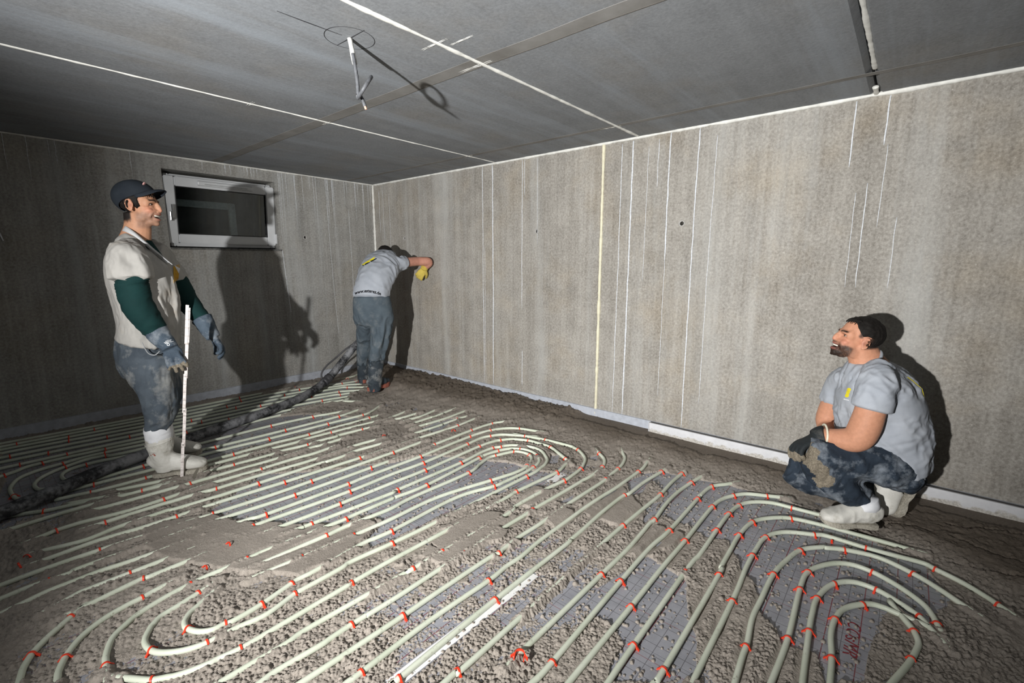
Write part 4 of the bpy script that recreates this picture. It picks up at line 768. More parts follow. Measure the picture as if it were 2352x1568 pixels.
# fabrics
def fabric(name, lo, hi, dirt=None, damt=.5, dscale=5, weave=420, rough=.85, fine=.25, dstops=(.50, .66)):
    m = N(name); v = m.coord(); f = m.noise(v, 7, 5, .6); g = m.noise(v, weave, 2, .6)
    c = m.ramp(m.math('ADD', m.math('MULTIPLY', f, 1-fine), m.math('MULTIPLY', g, fine)), ((.32, lo), (.68, hi)))
    if dirt: c = m.mix(m.math('MULTIPLY', m.ramp(m.noise(v, dscale, 6, .68), ((dstops[0], 0.), (dstops[1], 1.))), damt), c, dirt)
    m.base(c); m.rough(rough, .25); m.bump(g, .25, .002); return m.m
def skin_mat(name):
    m = N(name); a = m.n('ShaderNodeAttribute', attribute_name='col'); v = m.coord(); f = m.noise(v, 60, 4, .6)
    c = m.mix(.35, a.outputs['Color'], m.mix(1.0, a.outputs['Color'], m.ramp(f, ((.3, (.75, .68, .62)), (.7, (1.25, 1.2, 1.15)))), 'MULTIPLY'))
    m.base(c); m.rough(.58, .28); m.b.inputs['Subsurface Weight'].default_value = .06; m.b.inputs['Subsurface Radius'].default_value = (.01, .004, .002); m.b.inputs['Subsurface Scale'].default_value = .5
    m.bump(m.noise(v, 260, 3), .12, .001); return m.m
M_skin = skin_mat('skin'); M_white_eye = simple('eye_white', (.42, .36, .32), .3, .02); M_iris = simple('iris_brown', (.035, .02, .012), .2)  # eye white kept dim, a shadowy tone put into its colour
M_teeth = simple('teeth', (.85, .80, .70), .25, .03); M_mouth = simple('mouth_inside', (.12, .03, .028), .5); M_hair = fabric('hair_dark', (.004, .0035, .003), (.016, .013, .011), None, weave=180, rough=.75, fine=.6)
M_denim = fabric('work_denim', (.040, .052, .068), (.10, .122, .145), (.33, .335, .325), .75, 5.5, 500, .9, .3, (.47, .66))
M_navy = fabric('work_navy', (.010, .016, .026), (.035, .05, .072), (.33, .37, .42), .75, 6.5, 500, .88, .25, (.50, .68))
M_mud = fabric('mud_dried', (.10, .085, .065), (.30, .26, .20), None, weave=160, rough=.95, fine=.7)
M_tgrey = fabric('tshirt_grey', (.33, .36, .41), (.44, .47, .52), (.30, .30, .30), .3, 4, 600, .9, .2)
M_beige = fabric('polo_beige', (.35, .342, .325), (.47, .457, .43), (.34, .29, .23), .55, 7, 600, .9, .2, (.56, .70))
M_green = fabric('undershirt_green', (.003, .021, .021), (.006, .038, .037), None, weave=500)
M_glove = fabric('glove_blue', (.030, .045, .066), (.085, .115, .15), (.30, .33, .36), .7, 9, 300, .8, .3, (.48, .66))
M_boot = fabric('boot_white', (.58, .57, .52), (.78, .77, .73), (.30, .275, .22), .65, 8, 200, .5, .2, (.56, .68))
M_sole = fabric('boot_sole', (.22, .20, .165), (.52, .49, .42), None, weave=120, rough=.9, fine=.6)
M_sock = fabric('white_liner', (.70, .72, .76), (.86, .87, .9), None, weave=90, rough=.6)
M_cap = fabric('cap_navy', (.008, .012, .018), (.022, .028, .036), None, weave=500)
M_yel = simple('print_yellow', (.85, .72, .02), .6, .1); M_wpr = simple('print_white', (.75, .77, .80), .6); M_bpr = simple('print_black', (.015, .016, .022), .6); M_rpr = simple('print_rust', (.42, .10, .06), .6)

def head_parts(bm, M, beard=False):
    """adds a smiling man's head to bm; local x = face, y = left, z = up, origin between the ears at eye height"""
    T = lambda p: M @ Vector(p)
    R = M.to_3x3().to_4x4()
    def E(c, r, rot=None): ball(bm, T(c), r, R @ rot if rot else R, 24)
    E((-.014, 0, .040), (.100, .077, .083)); E((.006, 0, .022), (.084, .070, .082)); E((.032, 0, -.040), (.058, .059, .076))
    E((.050, 0, -.096), (.042, .037, .024)); E((.077, 0, -.108), (.0175, .020, .015)); E((.085, 0, -.070), (.014, .030, .026))
    for s in (1, -1):
        E((.008, s*.043, -.072), (.046, .018, .034), Matrix.Rotation(-.25, 4, 'Y')); E((.060, s*.037, -.036), (.022, .021, .018)); E((.050, s*.052, .010), (.026, .014, .03))
        loft(bm, [T((-.012+.017*math.cos(a)-.004*math.sin(a), s*(.0855-.004*math.cos(a)*0-.35*(.017*math.cos(a))), -.010+.031*math.sin(a))) for a in (math.radians(q) for q in (20, 60, 95, 130, 165, 200, 235, 262))], [.003, .0038, .004, .004, .0038, .0036, .0042, .005], seg=8)
        E((-.012, s*.077, -.018), (.016, .006, .032), Matrix.Rotation(s*.45, 4, 'Z') @ Matrix.Rotation(-.15, 4, 'Y')); E((-.007, s*.080, -.008), (.015, .008, .022), Matrix.Rotation(s*.45, 4, 'Z'))
        loft(bm, [T(p) for p in ((.072, s*.050, .012), (.085, s*.032, .0185), (.090, s*.012, .016))], [.0075, .0095, .007], seg=10)
        E((.096, s*.0105, -.040), (.0095, .0070, .0060))
        loft(bm, [T(p) for p in ((.1025, 0, -.0565), (.096, s*.018, -.0545), (.077, s*.034, -.047))], [.0052, .0048, .003], seg=10)
        loft(bm, [T(p) for p in ((.098, 0, -.0850), (.092, s*.017, -.081), (.077, s*.034, -.056))], [.0064, .0060, .003], seg=10)
        loft(bm, [T(p) for p in ((.092, s*.019, -.032), (.078, s*.039, -.048), (.066, s*.043, -.074))], [.004, .0060, .005], seg=10)
        loft(bm, [T(p) for p in ((.064, s*.046, .004), (.0775, s*.032, .0085), (.079, s*.018, .003))], [.0032, .0040, .003], seg=8)
        loft(bm, [T(p) for p in ((.064, s*.046, -.006), (.0765, s*.032, -.0095), (.079, s*.018, -.006))], [.0034, .0044, .003], seg=8)
    loft(bm, [T(p) for p in ((.080, 0, .018), (.090, 0, .004), (.100, 0, -.016), (.1085, 0, -.032))], [(.0095, .012), (.0095, .012), (.0105, .013), (.0095, .009)], side=R @ Vector((0, 1, 0)), seg=14)
    ball(bm, T((.1065, 0, -.0345)), .0096, R); E((.093, 0, -.036), (.016, .012, .013)); E((.086, 0, -.018), (.015, .011, .022))
def head_sculpt(o, M, beard=False):
    """eye sockets and the open mouth, cut into the fused surface"""
    me = o.data; c, nn = co_no(me); Mi = np.array(M.inverted()); L = c @ Mi[:3, :3].T+Mi[:3, 3]
    d = np.zeros(len(L))
    for s in (1, -1): d += -.006*gauss(L, (.080, s*.032, -.001), (.022, .013, .0045))
    ins = gauss(L, (.094, 0, -.0700), (.030, .027, .0085)); d += -.024*ins
    ear = sum(gauss(L, (.000, s*.086, -.006), (.009, .02, .013)) for s in (1, -1)); 
    fx = np.array(M.to_3x3().col[0]); c = c+np.outer(d, fx)
    if beard:
        w_ = sstep(.012, .028, L[:, 0])*sstep(-.048, -.064, L[:, 2])*sstep(-.15, -.12, L[:, 2])*(1-gauss(L, (.09, 0, -.07), (.03, .03, .014)))*(np.linalg.norm(L, axis=1) < .2)
        c = c+nn*(w_*(.0025+.006*n3(L/np.array([.004, .004, .009]), 12)))[:, None]
    yv = np.array(M.to_3x3().col[1]); c = c-np.outer(.006*ear*np.sign(L[:, 1]), yv)
    set_co(me, c); return M
def head_paint(o, M, hairline, beard, skin=(.50, .275, .185)):
    Mi = np.array(M.inverted())
    def fn(c, nn):
        L = c @ Mi[:3, :3].T+Mi[:3, 3]; col = np.tile(np.array(skin), (len(c), 1)); near = (np.linalg.norm(L, axis=1) < .2)
        def mixc(w, k):
            nonlocal col; w = np.clip(w*near, 0, 1)[:, None]; col = col*(1-w)+np.array(k)*w
        mixc(.45*sum(gauss(L, (.07, s*.045, -.035), (.03, .025, .025)) for s in (1, -1))+.5*gauss(L, (.118, 0, -.036), (.014, .02, .014)), (.60, .22, .16))
        mixc(.35*sum(gauss(L, (0, s*.085, 0), (.03, .02, .035)) for s in (1, -1)), (.62, .27, .20))
        nz = n3(L/.004, 3)+.5; nz2 = n3(L/.012, 9)
        st = sstep(-.030, -.075, L[:, 2]+.012*nz2)*sstep(-.04, .0, L[:, 0])*sstep(.045, .03, np.abs(L[:, 2]+.09)-.0)
        jaw = sstep(-.035, -.06, L[:, 2]+.008*nz2)*sstep(-.012, .012, L[:, 0])*sstep(-.145, -.128, L[:, 2])
        mixc((.30 if beard else .52)*jaw*(.65+.5*nz), (.12, .09, .08))
        if beard:
            b = sstep(.012, .028, L[:, 0])*sstep(-.048, -.060, L[:, 2]+.006*nz2-.55*np.maximum(0, np.abs(L[:, 1])-.05))*sstep(-.15, -.135, L[:, 2])
            gum = gauss(L, (.100, 0, -.0465), (.02, .036, .007))+sstep(.045, .065, L[:, 0])*sstep(-.088, -.095, L[:, 2])+gauss(L, (.08, .037, -.07), (.012, .007, .03))+gauss(L, (.08, -.037, -.07), (.012, .007, .03)); side = sstep(.05, .02, L[:, 0])
            mixc(np.clip(b*(.65+.5*nz)-.25*side*nz, 0, .95), (.030, .020, .016)); mixc(np.clip(gum, 0, 1)*.92, (.022, .014, .011))
        mixc(.75*sum(gauss(L, (-.006, s*.087, -.012), (.006, .02, .011)) for s in (1, -1)), (.28, .10, .07))  # shade of the ear hollows painted into the skin colour
        lip = gauss(L, (.101, 0, -.0565), (.014, .027, .0045))+gauss(L, (.097, 0, -.084), (.014, .025, .006)); mixc(lip*.75, (.45, .14, .12))
        mixc(1.5*gauss(L, (.075, 0, -.0700), (.020, .029, .0080)), (.06, .015, .014))
        for s in (1, -1):
            yy = np.abs(L[:, 1]); br = np.exp(-((L[:, 2]-(.0175+.0045*np.sin((yy-.012)/.04*2.4)))/.0046)**2)*sstep(.008, .014, s*L[:, 1])*sstep(.058, .048, s*L[:, 1])*(L[:, 0] > .045)
            mixc(np.minimum(1, br*(1.0+.6*nz)), (.014, .010, .009)); mixc(.85*gauss(L, (.080, s*.032, .0052), (.02, .015, .0022)), (.03, .018, .014)); mixc(.35*gauss(L, (.08, s*.034, -.002), (.02, .018, .011)), (.20, .09, .07))
        h = hairline(L); mixc(np.clip(h, 0, 1), (.016, .013, .012)); return col
    paint(o, fn)
def face_bits(M, parent, look=0.0):
    """eyes with irises, and the row of teeth: children of the body"""
    R = M.to_3x3().to_4x4()
    for s in (1, -1):
        bm = bmesh.new(); ball(bm, M @ Vector((.0700, s*.032, -.0005)), (.0105, .0125, .0050), R, 16); e = keep(obj('eye', bm, M_white_eye, None, True), parent)
        bm = bmesh.new(); ball(bm, M @ Vector((.0765, s*.0335+look, .0000)), (.0050, .0072, .0046), R, 12); keep(obj('iris', bm, M_iris, None, True), parent)
    bm = bmesh.new()
    for k in range(-4, 5):
        a = k*.0064; x = .0915-9.0*a*a
        ball(bm, M @ Vector((x, a, -.0645)), (.0034, .0038, .0058), R, 10)
    keep(obj('teeth', bm, M_teeth, None, True), parent)
def skull(th, ph):
    d = Vector((math.sin(th)*math.cos(ph), math.sin(th)*math.sin(ph), math.cos(th)))
    p = Vector((-.014+.100*d.x, .077*d.y, .040+.083*d.z)); q = Vector((.006+.084*d.x, .070*d.y, .022+.082*d.z))
    return (p if p.length > q.length else q), d
def scalp(name, M, rim, grow, mat, parent, amp=.004, lam=.012, seed=3, top=0.0, nr=26, ns=90, curl=0):
    """a cap-like shell over the skull; rim(phi) = height of its lower edge at each azimuth (0 = face)"""
    bm = bmesh.new(); rows = []
    for j in range(ns):
        ph = 2*PI*j/ns; a = ph if ph < PI else ph-2*PI; zr = rim(abs(a)); th = 0
        while th < 2.9 and skull(th, ph)[0].z > zr: th += .01
        col = []
        for i in range(nr+1):
            t = .001+(th-.001)*i/nr; p, d = skull(t, ph); g = grow(p, i/nr)
            nz = mnoise.noise(Vector((p.x/lam*.5+seed, p.y/lam, p.z/lam*.5)))*amp
            col.append(bm.verts.new(M @ (p+d*(g+nz))))
        rows.append(col)
    for j in range(ns):
        a, b = rows[j], rows[(j+1) % ns]
        for i in range(nr): bm.faces.new((a[i], a[i+1], b[i+1], b[i]))
    bmesh.ops.remove_doubles(bm, verts=bm.verts, dist=.0006); bmesh.ops.recalc_face_normals(bm, faces=bm.faces)
    o = obj(name, bm, mat, None, True); s = o.modifiers.new('s', 'SOLIDIFY'); s.thickness = .005; s.offset = -1
    return keep(o, parent)
def frame(x, up):
    x = Vector(x).normalized(); y = Vector(up).cross(x).normalized(); z = x.cross(y); return x, y, z
def pose(origin, face, up, scale=1.0):
    x, y, z = frame(face, up)
    return Matrix(((x.x, y.x, z.x, origin.x), (x.y, y.y, z.y, origin.y), (x.z, y.z, z.z, origin.z), (0, 0, 0, 1))) @ Matrix.Scale(scale, 4)
def hand(bm, wrist, along, back, thumb, curls=(.25, .3, .3, .35), lens=(.072, .082, .078, .060), spread=.05, fr=.0105, tcurl=.4, size=1.0, tang=.75):
    """palm, four fingers of their own lengths, a thumb from the side of the palm; 'along' to the knuckles, 'back' out of the back of the hand, thumb = +1/-1 side"""
    x = Vector(along).normalized(); z = Vector(back); z = (z-x*z.dot(x)).normalized(); y = z.cross(x)*thumb
    W = Vector(wrist); S = size
    loft(bm, [W-x*.02*S, W+x*.03*S, W+x*.07*S, W+x*.095*S], [(.030*S, .021*S), (.036*S, .020*S), (.042*S, .017*S), (.040*S, .014*S)], side=y, seg=18)
    for k in range(4):
        yo = (.030-.020*k)*S; b = W+x*(.084-(.006 if k == 3 else 0))*S+y*yo; a = 0; p = b; d = x+y*((1.5-k)*spread); pts = [b-x*.03*S, b]
        for ph in range(3):
            a += curls[k]*(1.15 if ph else .8); dd = (d*math.cos(a)-z*math.sin(a)).normalized(); p = p+dd*lens[k]*S*(.44, .32, .26)[ph]; pts.append(p)
        loft(bm, pts, [fr*S*1.05, fr*S*1.1, fr*S, fr*S*.95, fr*S*.8], side=y, seg=12, n=14)
    b = W+x*.025*S+y*.028*S-z*.006*S; d1 = (x*math.cos(tang)+y*math.sin(tang)-z*.35).normalized(); p1 = b+d1*.042*S
    d2 = (x*math.cos(tang-tcurl)+y*math.sin(tang-tcurl)-z*(.35+tcurl*.5)).normalized(); p2 = p1+d2*.032*S; p3 = p2+(d2-z*tcurl*.5).normalized()*.024*S
    loft(bm, [b-d1*.015*S, b+d1*.01*S, p1, p2, p3], [fr*S*1.3, fr*S*1.4, fr*S*1.15, fr*S*1.05, fr*S*.85], side=z, seg=12, n=16)
def foot_shoe(bm, heel, toe, up, h, w, instep):
    """shoe from heel to toe; up, heights and widths in metres"""
    x = (toe-heel); L = x.length; x.normalize(); u = (up-x*up.dot(x)).normalized(); s = u.cross(x)
    prof = ((0, .80, .62), (.06, 1.0, .80), (.22, 1.15, .84), (.42, 1.0, .80), (.60, .78, .95), (.78, .60, 1.0), (.92, .48, .80), (.99, .34, .45))
    loft(bm, [heel+x*(L*t)+u*(h*hh*.5) for t, hh, ww in prof], [(w*.5*ww, h*hh*.5) for t, hh, ww in prof], side=s, seg=22, n=28, power=2.4)
def sole(bm, heel, toe, up, w, th):
    x = (toe-heel); L = x.length; x.normalize(); u = (up-x*up.dot(x)).normalized(); s = u.cross(x); A = []; B = []
    out = [(0, .30), (-.0, -.30), (.03, -.38), (.2, -.41), (.42, -.38), (.62, -.47), (.78, -.49), (.92, -.38), (1.0, -.18), (1.012, 0), (1.0, .18), (.92, .38), (.78, .49), (.62, .47), (.42, .38), (.2, .41), (.03, .38)]
    for t, q in out:
        p = heel+x*(L*t)+s*(w*q*1.04); lift = .010*max(0, t-.8)/.2
        A.append(bm.verts.new(p+u*(lift-(.0 if not .3 < t < .5 else -.006)))); B.append(bm.verts.new(p+u*(th+lift)))
    n = len(A); bm.faces.new(A[::-1]); bm.faces.new(B)
    for i in range(n): bm.faces.new((A[i], A[(i+1) % n], B[(i+1) % n], B[i]))
    bmesh.ops.recalc_face_normals(bm, faces=bm.faces); bmesh.ops.bevel(bm, geom=list(bm.edges), offset=.003, segments=2, affect='EDGES')
def decal(name, target, pts, mat, parent, lift=.0015, from_dir=None):
    """a thin printed patch laid on a garment: outline points are dropped onto the cloth along from_dir"""
    bm = bmesh.new(); dg = bpy.context.evaluated_depsgraph_get(); vs = []
    for p in pts: vs.append(bm.verts.new(p))
    bm.faces.new(vs); bmesh.ops.triangulate(bm, faces=bm.faces); bmesh.ops.subdivide_edges(bm, edges=bm.edges, cuts=4, use_grid_fill=True)
    return drape(obj(name, bm, mat, None), target, parent, lift, from_dir)
def drape(o, target, parent, lift, d):
    from mathutils.bvhtree import BVHTree
    tm = target.data; bv = BVHTree.FromPolygons([v.co[:] for v in tm.vertices], [p.vertices[:] for p in tm.polygons]); d0 = None if d is None else Vector(d).normalized()
    for v in o.data.vertices:
        d = d0 if d0 is not None else (v.co-CAM).normalized()
        h = bv.ray_cast(v.co-d*.4, d, 1.0)
        if h[0] is not None: v.co = h[0]-d*lift
    s = o.modifiers.new('s', 'SOLIDIFY'); s.thickness = .0012; s.offset = 0
    return keep(o, parent)
# ---------------------------------------------------------------- the standing man
def standing_man():
    base = Vector((-2.70, -1.772, 0)); RS = (RH*.95+DH*.31).normalized(); DS = (DH*.95-RH*.31).normalized(); P = plane(base, DS); k = (P(401, 800)-P(400, 800)).length
    def px(a): return a*k
    g0 = .02
    Mh = pose(P(319, 470, .10), RS*1.0-DS*.06+UP*.01, UP-RS*.04, 1.0)
    # body: one continuous figure inside the clothes
    b = bmesh.new(); head_parts(b, Mh)
    nk = [P(314, 490, .10), P(316, 525, .10), P(306, 570, .10)]
    loft(b, nk, [(.056, .064), (.056, .068), (.078, .088)], side=DS)
    loft(b, [P(304, 568, .1), P(312, 610, .1), P(328, 680, .1), P(342, 740, .1), P(340, 800, .1), P(340, 840, .1)], [(.14, .075), (.17, .10), (.15, .105), (.145, .11), (.15, .105), (.12, .09)], side=DS, seg=24)
    loft(b, [P(300, 585, -.05), P(302, 645, -.09), P(318, 700, -.09), P(350, 748, -.06), P(366, 772, -.045)], [.06, .055, .05, .042, .034])
    loft(b, [P(345, 590, .26), P(395, 650, .31), P(430, 695, .33), P(462, 730, .31), P(476, 748, .30)], [.06, .055, .048, .04, .034])
    loft(b, [P(338, 830, .03), P(360, 900, .03), P(366, 960, .03), P(368, 1010, .03), P(374, 1045, .03)], [.085, .07, .055, .045, .038])
    loft(b, [P(352, 830, .24), P(378, 900, .28), P(376, 940, .30), P(366, 970, .32), P(364, 990, .33)], [.085, .07, .055, .045, .038])
    body = fuse('person', b, .0052, 2, M_skin); tag(body, 'standing man in dark cap, dirty beige polo and blue gloves, holding a folding rule upright', 'person')
    head_sculpt(body, Mh)
    hl = lambda L: np.clip(sstep(.012, -.006, L[:, 0]-.022*(L[:, 2] > .01)+.010*n3(L/.012, 4))*sstep(-.118, -.085, L[:, 2]+.012*n3(L/.008, 6)-.5*np.maximum(0, L[:, 0]+.045))*(1-sstep(.0, -.012, L[:, 2])*sstep(-.030, -.02, L[:, 0])), 0, 1)*(np.abs(L[:, 1]) < .078)
    head_paint(body, Mh, hl, False, (.47, .25, .155)); face_bits(Mh, body)
    lerp = lambda x, xs, ys: float(np.interp(x, xs, ys))
    scalp('hair', Mh, lambda a: lerp(a, [0, .9, 1.15, 1.3, 1.48, 1.62, 2.0, 2.2, 2.5, PI], [.066, .060, .035, -.008, -.016, .020, .014, -.045, -.060, -.060]), lambda p, t: .0035+.001*t, M_hair, body, .004, .008)
    crim = lambda a: lerp(a, [0, .6, 1.2, 1.6, 2.0, 2.6, PI], [.074, .068, .047, .031, .012, -.020, -.030])
    cap = scalp('cap', Mh, crim, lambda p, t: .013+.006*(1-t), M_cap, body, .0015, .05, top=0)
    bm = bmesh.new(); n, mm = 14, 28; G = []
    for i in range(n+1):
        u = i/n; row = []
        for j in range(mm+1):
            a = (j/mm-.5)*2; ph = a*1.25; zr = crim(abs(ph)); th = .3
            while skull(th, ph)[0].z > zr+.004: th += .01
            p0, d0 = skull(th, ph); r0 = p0+d0*.013
            ext = .058*max(0, 1-abs(a)**2.4)**.55; r = r0+Vector((1, .10*a, 0))*ext*u; r.z += -.002*u-.020*abs(a)**2*(.2+.8*u)+.006*math.sin(u*2.8)
            row.append(bm.verts.new(Mh @ r))
        G.append(row)
    for a_, b_ in zip(G, G[1:]):
        for j in range(mm): bm.faces.new((a_[j], a_[j+1], b_[j+1], b_[j]))
    bmesh.ops.remove_doubles(bm, verts=bm.verts, dist=.0003); bmesh.ops.recalc_face_normals(bm, faces=bm.faces); br = obj('brim', bm, M_cap, None, True); s = br.modifiers.new('s', 'SOLIDIFY'); s.thickness = .004; s.offset = 0; br.parent = cap; br.matrix_parent_inverse = Matrix.Identity(4)
    # loose strands under the brim
    bm = bmesh.new()
    for q in range(16):
        y = -.062+.0078*q; pts = [Mh @ Vector((.076-9*y*y, y, .066)), Mh @ Vector((.087-9*y*y, y+.004*math.sin(q*2.3), .050)), Mh @ Vector((.088-9*y*y, y+.009*math.sin(q*1.7), .036+.006*math.sin(q*3.1)))]
        tube(bm, catmull(pts, 4), lambda t: .0032*(1-.8*t), 6)
    keep(obj('fringe', bm, M_hair, None, True), body)
    bm = bmesh.new(); ball(bm, Mh @ Vector((.055, -.034, .114)), (.004, .018, .010), Mh.to_3x3().normalized().to_4x4() @ Matrix.Rotation(.75, 4, 'Y') @ Matrix.Rotation(-.5, 4, 'X'), 14); bd = obj('cap_badge', bm, simple('badge_pink', (.65, .36, .34), .5, .3, 120), None, True); bd.parent = cap; bd['label'] = 'pale pink woven badge'
    # polo shirt
    b = bmesh.new()
    rows = [(546, 292, 345, .075), (562, 268, 352, .135), (582, 254, 366, .185), (610, 245, 384, .205), (645, 247, 402, .20), (690, 260, 413, .19), (735, 270, 417, .185), (765, 271, 417, .19), (784, 268, 415, .19)]
    loft(b, [P((l+r)/2, y, .10) for y, l, r, d in rows], [(d, (r-l)/2*k*.93) for y, l, r, d in rows], side=DS, seg=40, n=60)
    loft(b, [P(292, 566, .0), P(290, 590, -.075), P(297, 620, -.105), P(300, 638, -.11)], [(.060, .065), (.092, .092), (.101, .103), (.101, .105)], side=DS, seg=28, n=24)
    loft(b, [P(345, 572, .20), P(372, 600, .285), P(395, 632, .315), P(402, 644, .32)], [(.075, .07), (.085, .075), (.082, .075), (.08, .075)], side=DS, seg=28, n=24)
    sh = fuse('polo_shirt', b, .0075, 3, M_beige, body)
    wrinkle(sh, [(.020, .055, P(345, 590)-P(400, 740), 4.0, 11, lambda c: sstep(-.0, .25, (c-np.array(P(330, 690, .1))) @ np.array(RS)+.18)), (.009, .045, P(300, 570)-P(330, 650), 3.0, 12, lambda c: sstep(.03, .12, np.abs(c[:, 2]-P(300, 640, -.1).z))), (.005, .02, P(330, 600)-P(350, 700), 3, 14, lambda c: sstep(.02, .08, np.abs(c[:, 2]-P(300, 640, -.1).z)))])
    # collar stand and placket
    b = bmesh.new()
    for sd in (-1, 1):
        pth = catmull([P(289, 528, .10), P(294, 530, .10+sd*.05), P(310, 541, .10+sd*.072), P(330, 558, .10+sd*.066), P(352, 578, .10+sd*.050), P(376, 597, .10+sd*.022), P(388, 606, .10+sd*.010)], 6)
        A = []
        for i, p in enumerate(pth):
            t = i/(len(pth)-1); out = (p-P(316, 560, .10)); out.z = 0; out.normalize(); hgt = .040*(1-.35*t) if t < .75 else .040*(.74-1.6*(t-.75))
            A.append([b.verts.new(q) for q in (p-UP*.004, p-out*.003+UP*hgt*.62-RS*.004, p+out*.006+UP*hgt*.55, p+out*.020-UP*.006)])
        for u, v in zip(A, A[1:]):
            for j in range(3): b.faces.new((u[j], u[j+1], v[j+1], v[j]))
    bmesh.ops.recalc_face_normals(b, faces=b.faces); o = obj('collar', b, fabric('collar_grey', (.44, .45, .46), (.56, .57, .58)), None, True); s = o.modifiers.new('s', 'SOLIDIFY'); s.thickness = .004; s.offset = 0; keep(o, body)
    # undershirt in the open neck and on both arms
    b = bmesh.new(); loft(b, [P(326, 545, .10), P(346, 570, .10), P(372, 598, .10)], [(.045, .03), (.04, .028), (.018, .02)], side=DS); keep(obj('undershirt', b, M_green, None, True), body)
    b = bmesh.new(); loft(b, [P(302, 618, -.105), P(304, 645, -.11), P(312, 690, -.105), P(334, 728, -.085), P(354, 755, -.06), P(363, 770, -.048)], [.070, .080, .079, .073, .062, .054], n=40, seg=32)
    o = keep(obj('sleeve', b, M_green, None, True), body); wrinkle(o, [(.006, .03, DS, 2.5, 31, None), (.006, .022, DS, 3, 32, lambda c: sstep(.25, .05, np.linalg.norm(c-np.array(P(360, 765, -.05)), axis=1)))])
    b = bmesh.new(); loft(b, [P(392, 632, .315), P(408, 656, .32), P(430, 692, .33), P(455, 722, .315), P(470, 742, .305)], [.076, .074, .068, .056, .050], n=36, seg=28)
    o = keep(obj('sleeve', b, M_green, None, True), body); wrinkle(o, [(.006, .03, DS, 2.5, 35, None)])
    # gloves
    b = bmesh.new()
    loft(b, [P(358, 758, -.065), P(368, 773, -.065), P(383, 790, -.072), P(390, 800, -.078)], [.060, .057, .047, .044], side=DS, seg=24)
    hand(b, P(384, 792, -.078), P(411, 848, -.085)-P(384, 792, -.078), -DS*1.0+RS*.25, 1, (.08, .10, .10, .08), (.080, .090, .084, .068), .15, .0120, .5, 1.0, .35)
    gl = fuse('glove', b, .0042, 2, [M_glove], body); gl['label'] = 'dusty blue rubber glove with sand-caked fingertips'
    wrinkle(gl, [(.005, .03, DS, 2, 41, None)])
    # sand caked on the finger ends: faces in the lower part take the mud colour
    gl.data.materials.append(M_mud); low = P(404, 838, -.08)
    dirv = (P(411, 848, -.085)-P(384, 792, -.078)).normalized()
    for p in gl.data.polygons:
        if (p.center-low).dot(dirv)+.012*mnoise.noise(p.center*60) > 0: p.material_index = 1
    b = bmesh.new(); loft(b, [P(463, 731, .31), P(474, 748, .30), P(490, 775, .29)], [.062, .055, .044], side=DS, seg=24)
    hand(b, P(488, 770, .29), P(512, 802, .27)-P(488, 770, .29), RS*.85+DS*.2+UP*.25, 1, (.40, .45, .45, .5), (.07, .08, .076, .06), .05, .013, .5, 1.1, .75)
    o = fuse('glove', b, .0042, 2, M_glove, body); wrinkle(o, [(.005, .03, DS, 2, 44, None)])
    # trousers
    b = bmesh.new()
    rows = [(772, 270, 413, .165), (800, 267, 412, .185), (830, 271, 411, .18), (852, 284, 410, .15)]
    loft(b, [P((l+r)/2, y, .12) for y, l, r, d in rows], [(d, (r-l)/2*k*.93) for y, l, r, d in rows], side=DS, seg=36, n=30)
    rows = [(820, 270, 409, .105), (850, 286, 408, .105), (880, 306, 409, .10), (915, 322, 410, .095), (945, 330, 407, .09), (965, 332, 400, .085), (984, 334, 392, .075)]
    loft(b, [P((l+r)/2, y, .03) for y, l, r, d in rows], [(d, (r-l)/2*k*.93) for y, l, r, d in rows], side=DS, seg=36, n=40)
    rows = [(820, 285, 412, .10), (850, 310, 416, .10), (885, 338, 420, .095), (915, 350, 420, .09), (938, 352, 412, .085), (955, 350, 404, .075)]
    loft(b, [P((l+r)/2, y, .26) for y, l, r, d in rows], [(d, (r-l)/2*k*.93) for y, l, r, d in rows], side=DS, seg=36, n=40)
    tr = fuse('trousers', b, .0075, 3, M_denim, body)
    wrinkle(tr, [(.022, .06, UP+RS*.3, 3.5, 51, None), (.014, .035, RS+UP*.5, 3, 52, lambda c: sstep(.55, .35, c[:, 2])), (.005, .02, UP, 3, 53, None)])
    b = bmesh.new(); tube(b, catmull([P(326, 786, -.085), P(333, 800, -.083), P(342, 812, -.08), P(356, 815, -.075), P(367, 806, -.07)], 6), .003, 6); keep(obj('pocket_seam', b, simple('seam_pale', (.32, .33, .34), .9), None, True), body)
    # liners and white rubber boots
    b = bmesh.new(); loft(b, [P(363, 978, .03), P(364, 990, .03), P(366, 1008, .03)], [(.076, .072), (.079, .074), (.074, .070)], side=DS, n=20, seg=30); o = keep(obj('boot_liner', b, M_sock, None, True), body); wrinkle(o, [(.006, .02, RS, 3, 61, None)])
    def boot(sx, off, sy, tx=478):
        gp = lambda x, y: P(x, y+sy, off)
        b = bmesh.new()
        loft(b, [gp(sx+366, 1001), gp(sx+367, 1016), gp(sx+372, 1040), gp(sx+380, 1060), gp(sx+384, 1078)], [(.074, .070), (.073, .069), (.066, .064), (.058, .060), (.052, .060)], side=DS, seg=30, n=30)
        heel = gp(sx+357, 1104); toe = gp(sx+tx, 1100); heel.z = g0+.022; toe.z = g0+.022
        foot_shoe(b, heel, toe, UP, .118, .108, 0); o = fuse('boot', b, .006, 3, M_boot, body); wrinkle(o, [(.008, .05, RS-UP*.2, 2.5, 71, lambda c: sstep(.10, .16, c[:, 2])), (.003, .015, RS, 2, 72, None)])
        b = bmesh.new(); heel.z = toe.z = g0-.004; sole(b, heel, toe+RS*.004, UP, .112, .026); q = obj('boot_sole', b, M_sole, None); q.parent = o
